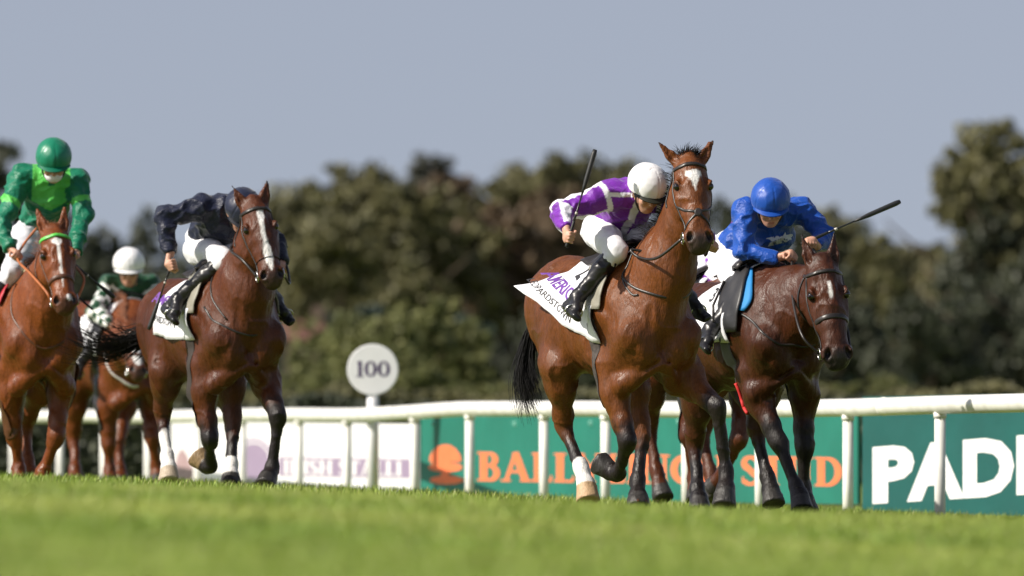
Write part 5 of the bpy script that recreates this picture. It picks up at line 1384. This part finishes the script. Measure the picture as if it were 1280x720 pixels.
lime = mat('lime_browband', (.10, .55, .08), rough=.4, bump=.002, bsc=60)
tack(R4, dict(nose=.64, nosew=.030, leather=leather_b, browmat=lime, reinmat=leather_o, reins=[(-1, [(58, 365, .90), (38, 342, .65), (22, 324, .42), (30, 305, .32), (46, 285, .30)]), (1, [('L', .8, .2, 1.5), (92, 330, .42)])],
    straps=[([(28, 360, .25), (30, 400, .35), (45, 428, .45), (70, 430, .5), (92, 410, .3)], .016, leather_b)],
    cloth=dict(x=(.20, -.55), phi=(1.1, 1.1)), clothmat=mat('cream_saddle_cloth', (.66, .58, .36), rough=.8, bump=.003, bsc=20),
    saddle=dict(flap=mat('red_saddle_flap', (.42, .02, .035), rough=.5, var=.1), len=.8, girth=leather_b, ankle=fr(-30, 395, .05))))
mane(R4, hair_c, 240, wind=(-.4, -.35, .3), forelock=90, seed=12, fl=.8)
tail(R4, hair_c, [(-1.16, 0, 1.36), (-1.30, 0, 1.32), (-1.46, 0, 1.15), (-1.5, 0, .9), (-1.48, 0, .6)], 160, .05, 13)

# ---------------------------------------------------------------- chestnut at the back, rider in green with checked sleeves
H5 = dict(px=156, py=608, D=93, theta=22, coat=(.125, .032, .0075), face=-6, ears=(.3, .3), points=False, eart=.2, vox=.013, dz=-.12, pts=dict(
    poll=(164, 414, .84), muzzle=(172, 470, 1.18),
    RK=(136, 556, .10), RF=(137, 590, .08), RC=(138, 599, .12), RT=(138, 610, .16),
    LK=(190, 548, .32), LF=(196, 584, .25), LC=(197, 595, .28), LT=(198, 606, .32),
    RH=(92, 548, -.68), RG=(94, 588, -.52), RD=(95, 598, -.47), RO=(96, 609, -.42),
    LH=(148, 552, -.35), LG=(150, 588, -.25), LD=(151, 598, -.2), LO=(152, 609, -.16)),
    blaze=[(.12, .0), (.15, .04), (.5, .04), (.8, .04), (.88, 0)], muz=.6)
R5 = horse('chestnut_racehorse', 'chestnut horse at the rear, its face half hidden by a dark tail', H5); fr = R5['fr']
J5 = dict(head=(161, 336, .26), chest=(160, 368, -.08), pel=(150, 388, -.34), shR=(135, 356, .0), shL=(190, 357, .06),
    elR=(119, 390, .14), wrR=(139, 408, .36), haR=(148, 413, .43), elL=(204, 388, .16), wrL=(186, 410, .36), haL=(177, 414, .43),
    hipR=(138, 395, -.24), knR=(127, 424, .14), anR=(100, 452, .05), toeR=(98, 472, .18), heelR=(92, 460, -.03))
jockey('jockey', 'jockey in dark green with checked sleeves and a white cap', R5, J5, dict(look=(.88, -.30, -.28), silks=silks_check, cap=(.78, .77, .78), capband=(.05, .05, .05), peak=(.7, .7, .7),
    gripR=(.1, -.8, .5), backR=(.2, -.2, 1), gripL=(.1, .8, .5), backL=(.2, .2, 1), seed=31))
tack(R5, dict(nose=.64, leather=leather_b, reins=[(-1, [(160, 430, .9), (150, 418, .5)])],
    straps=[([(130, 440, .3), (146, 470, .45), (165, 482, .5), (186, 470, .4)], .03, mat('pale_breast_girth', (.5, .47, .45), rough=.8))],
    cloth=dict(x=(.20, -.45), phi=(1.8, 1.4)), saddle=dict(flap=flap_black, len=1.0, ankle=fr(100, 452, .05))))
mane(R5, hair_c, 260, wind=(-.5, -.2, .4), forelock=120, seed=15, fl=.9, lng=.2)
tail(R5, hair_c, [(-1.16, 0, 1.42), (-1.30, 0, 1.38), (-1.46, 0, 1.2), (-1.5, 0, .95), (-1.48, 0, .7)], 120, .05, 16)

# ---------------------------------------------------------------- horse masked by the leaders, rider in white and purple
H6 = dict(px=893, py=626, D=80, theta=24, coat=(.08, .022, .007), face=-10, points=False, vox=.014, dz=-.05, pts=dict(
    poll=(944, 330, .82), muzzle=(958, 430, 1.04),
    RK=(860, 546, .16), RF=(868, 600, .10), RC=(870, 613, .14), RT=(871, 626, .18),
    LK=(924, 550, .22), LF=(904, 592, .0), LC=(898, 602, -.06), LT=(891, 611, -.12),
    RH=('L', -.75, -.16, .50), RG=('L', -.62, -.16, .2), RD=('L', -.56, -.16, .10), RO=('L', -.50, -.16, .01),
    LH=('L', -.60, .18, .48), LG=('L', -.45, .18, .2), LD=('L', -.40, .18, .1), LO=('L', -.35, .18, .01)), muz=.6)
R6 = horse('brown_racehorse', 'brown horse almost wholly hidden between the two leaders', H6); fr = R6['fr']
J6 = dict(head=(935, 296, .28), chest=(918, 312, -.04), pel=(898, 332, -.32), shR=(905, 312, .04), shL=(955, 314, .08),
    elR=(892, 350, .16), wrR=(918, 362, .38), haR=(928, 365, .45), elL=(968, 350, .2), wrL=(950, 364, .4), haL=(942, 366, .46),
    hipR=(884, 345, -.24), knR=(875, 380, .16), anR=(845, 410, .05), toeR=(843, 432, .18), heelR=(836, 420, -.03))
jockey('jockey', 'jockey in white and purple silks, mostly masked by the rider in royal blue', R6, J6, dict(look=(.80, -.1, -.55), silks=silks_white_purple, cap=(.165, .02, .33),
    gripR=(.1, -.8, .5), backR=(.2, -.2, 1), gripL=(.1, .8, .5), backL=(.2, .2, 1), seed=41))
tack(R6, dict(nose=.62, leather=leather, reins=[(-1, [(935, 400, .8), (928, 366, .46)])], cloth=dict(x=(.18, -.45), phi=(1.4, 1.4)), saddle=dict(flap=flap_black, len=1.0, ankle=fr(845, 410, .05))))
mane(R6, hair_k, 120, wind=(-.5, 0, .2), forelock=40, seed=18)
tail(R6, hair_k, [(-1.16, 0, 1.36), (-1.24, 0, 1.30), (-1.3, 0, 1.1), (-1.32, 0, .85), (-1.3, 0, .6)], 100, .03, 19)
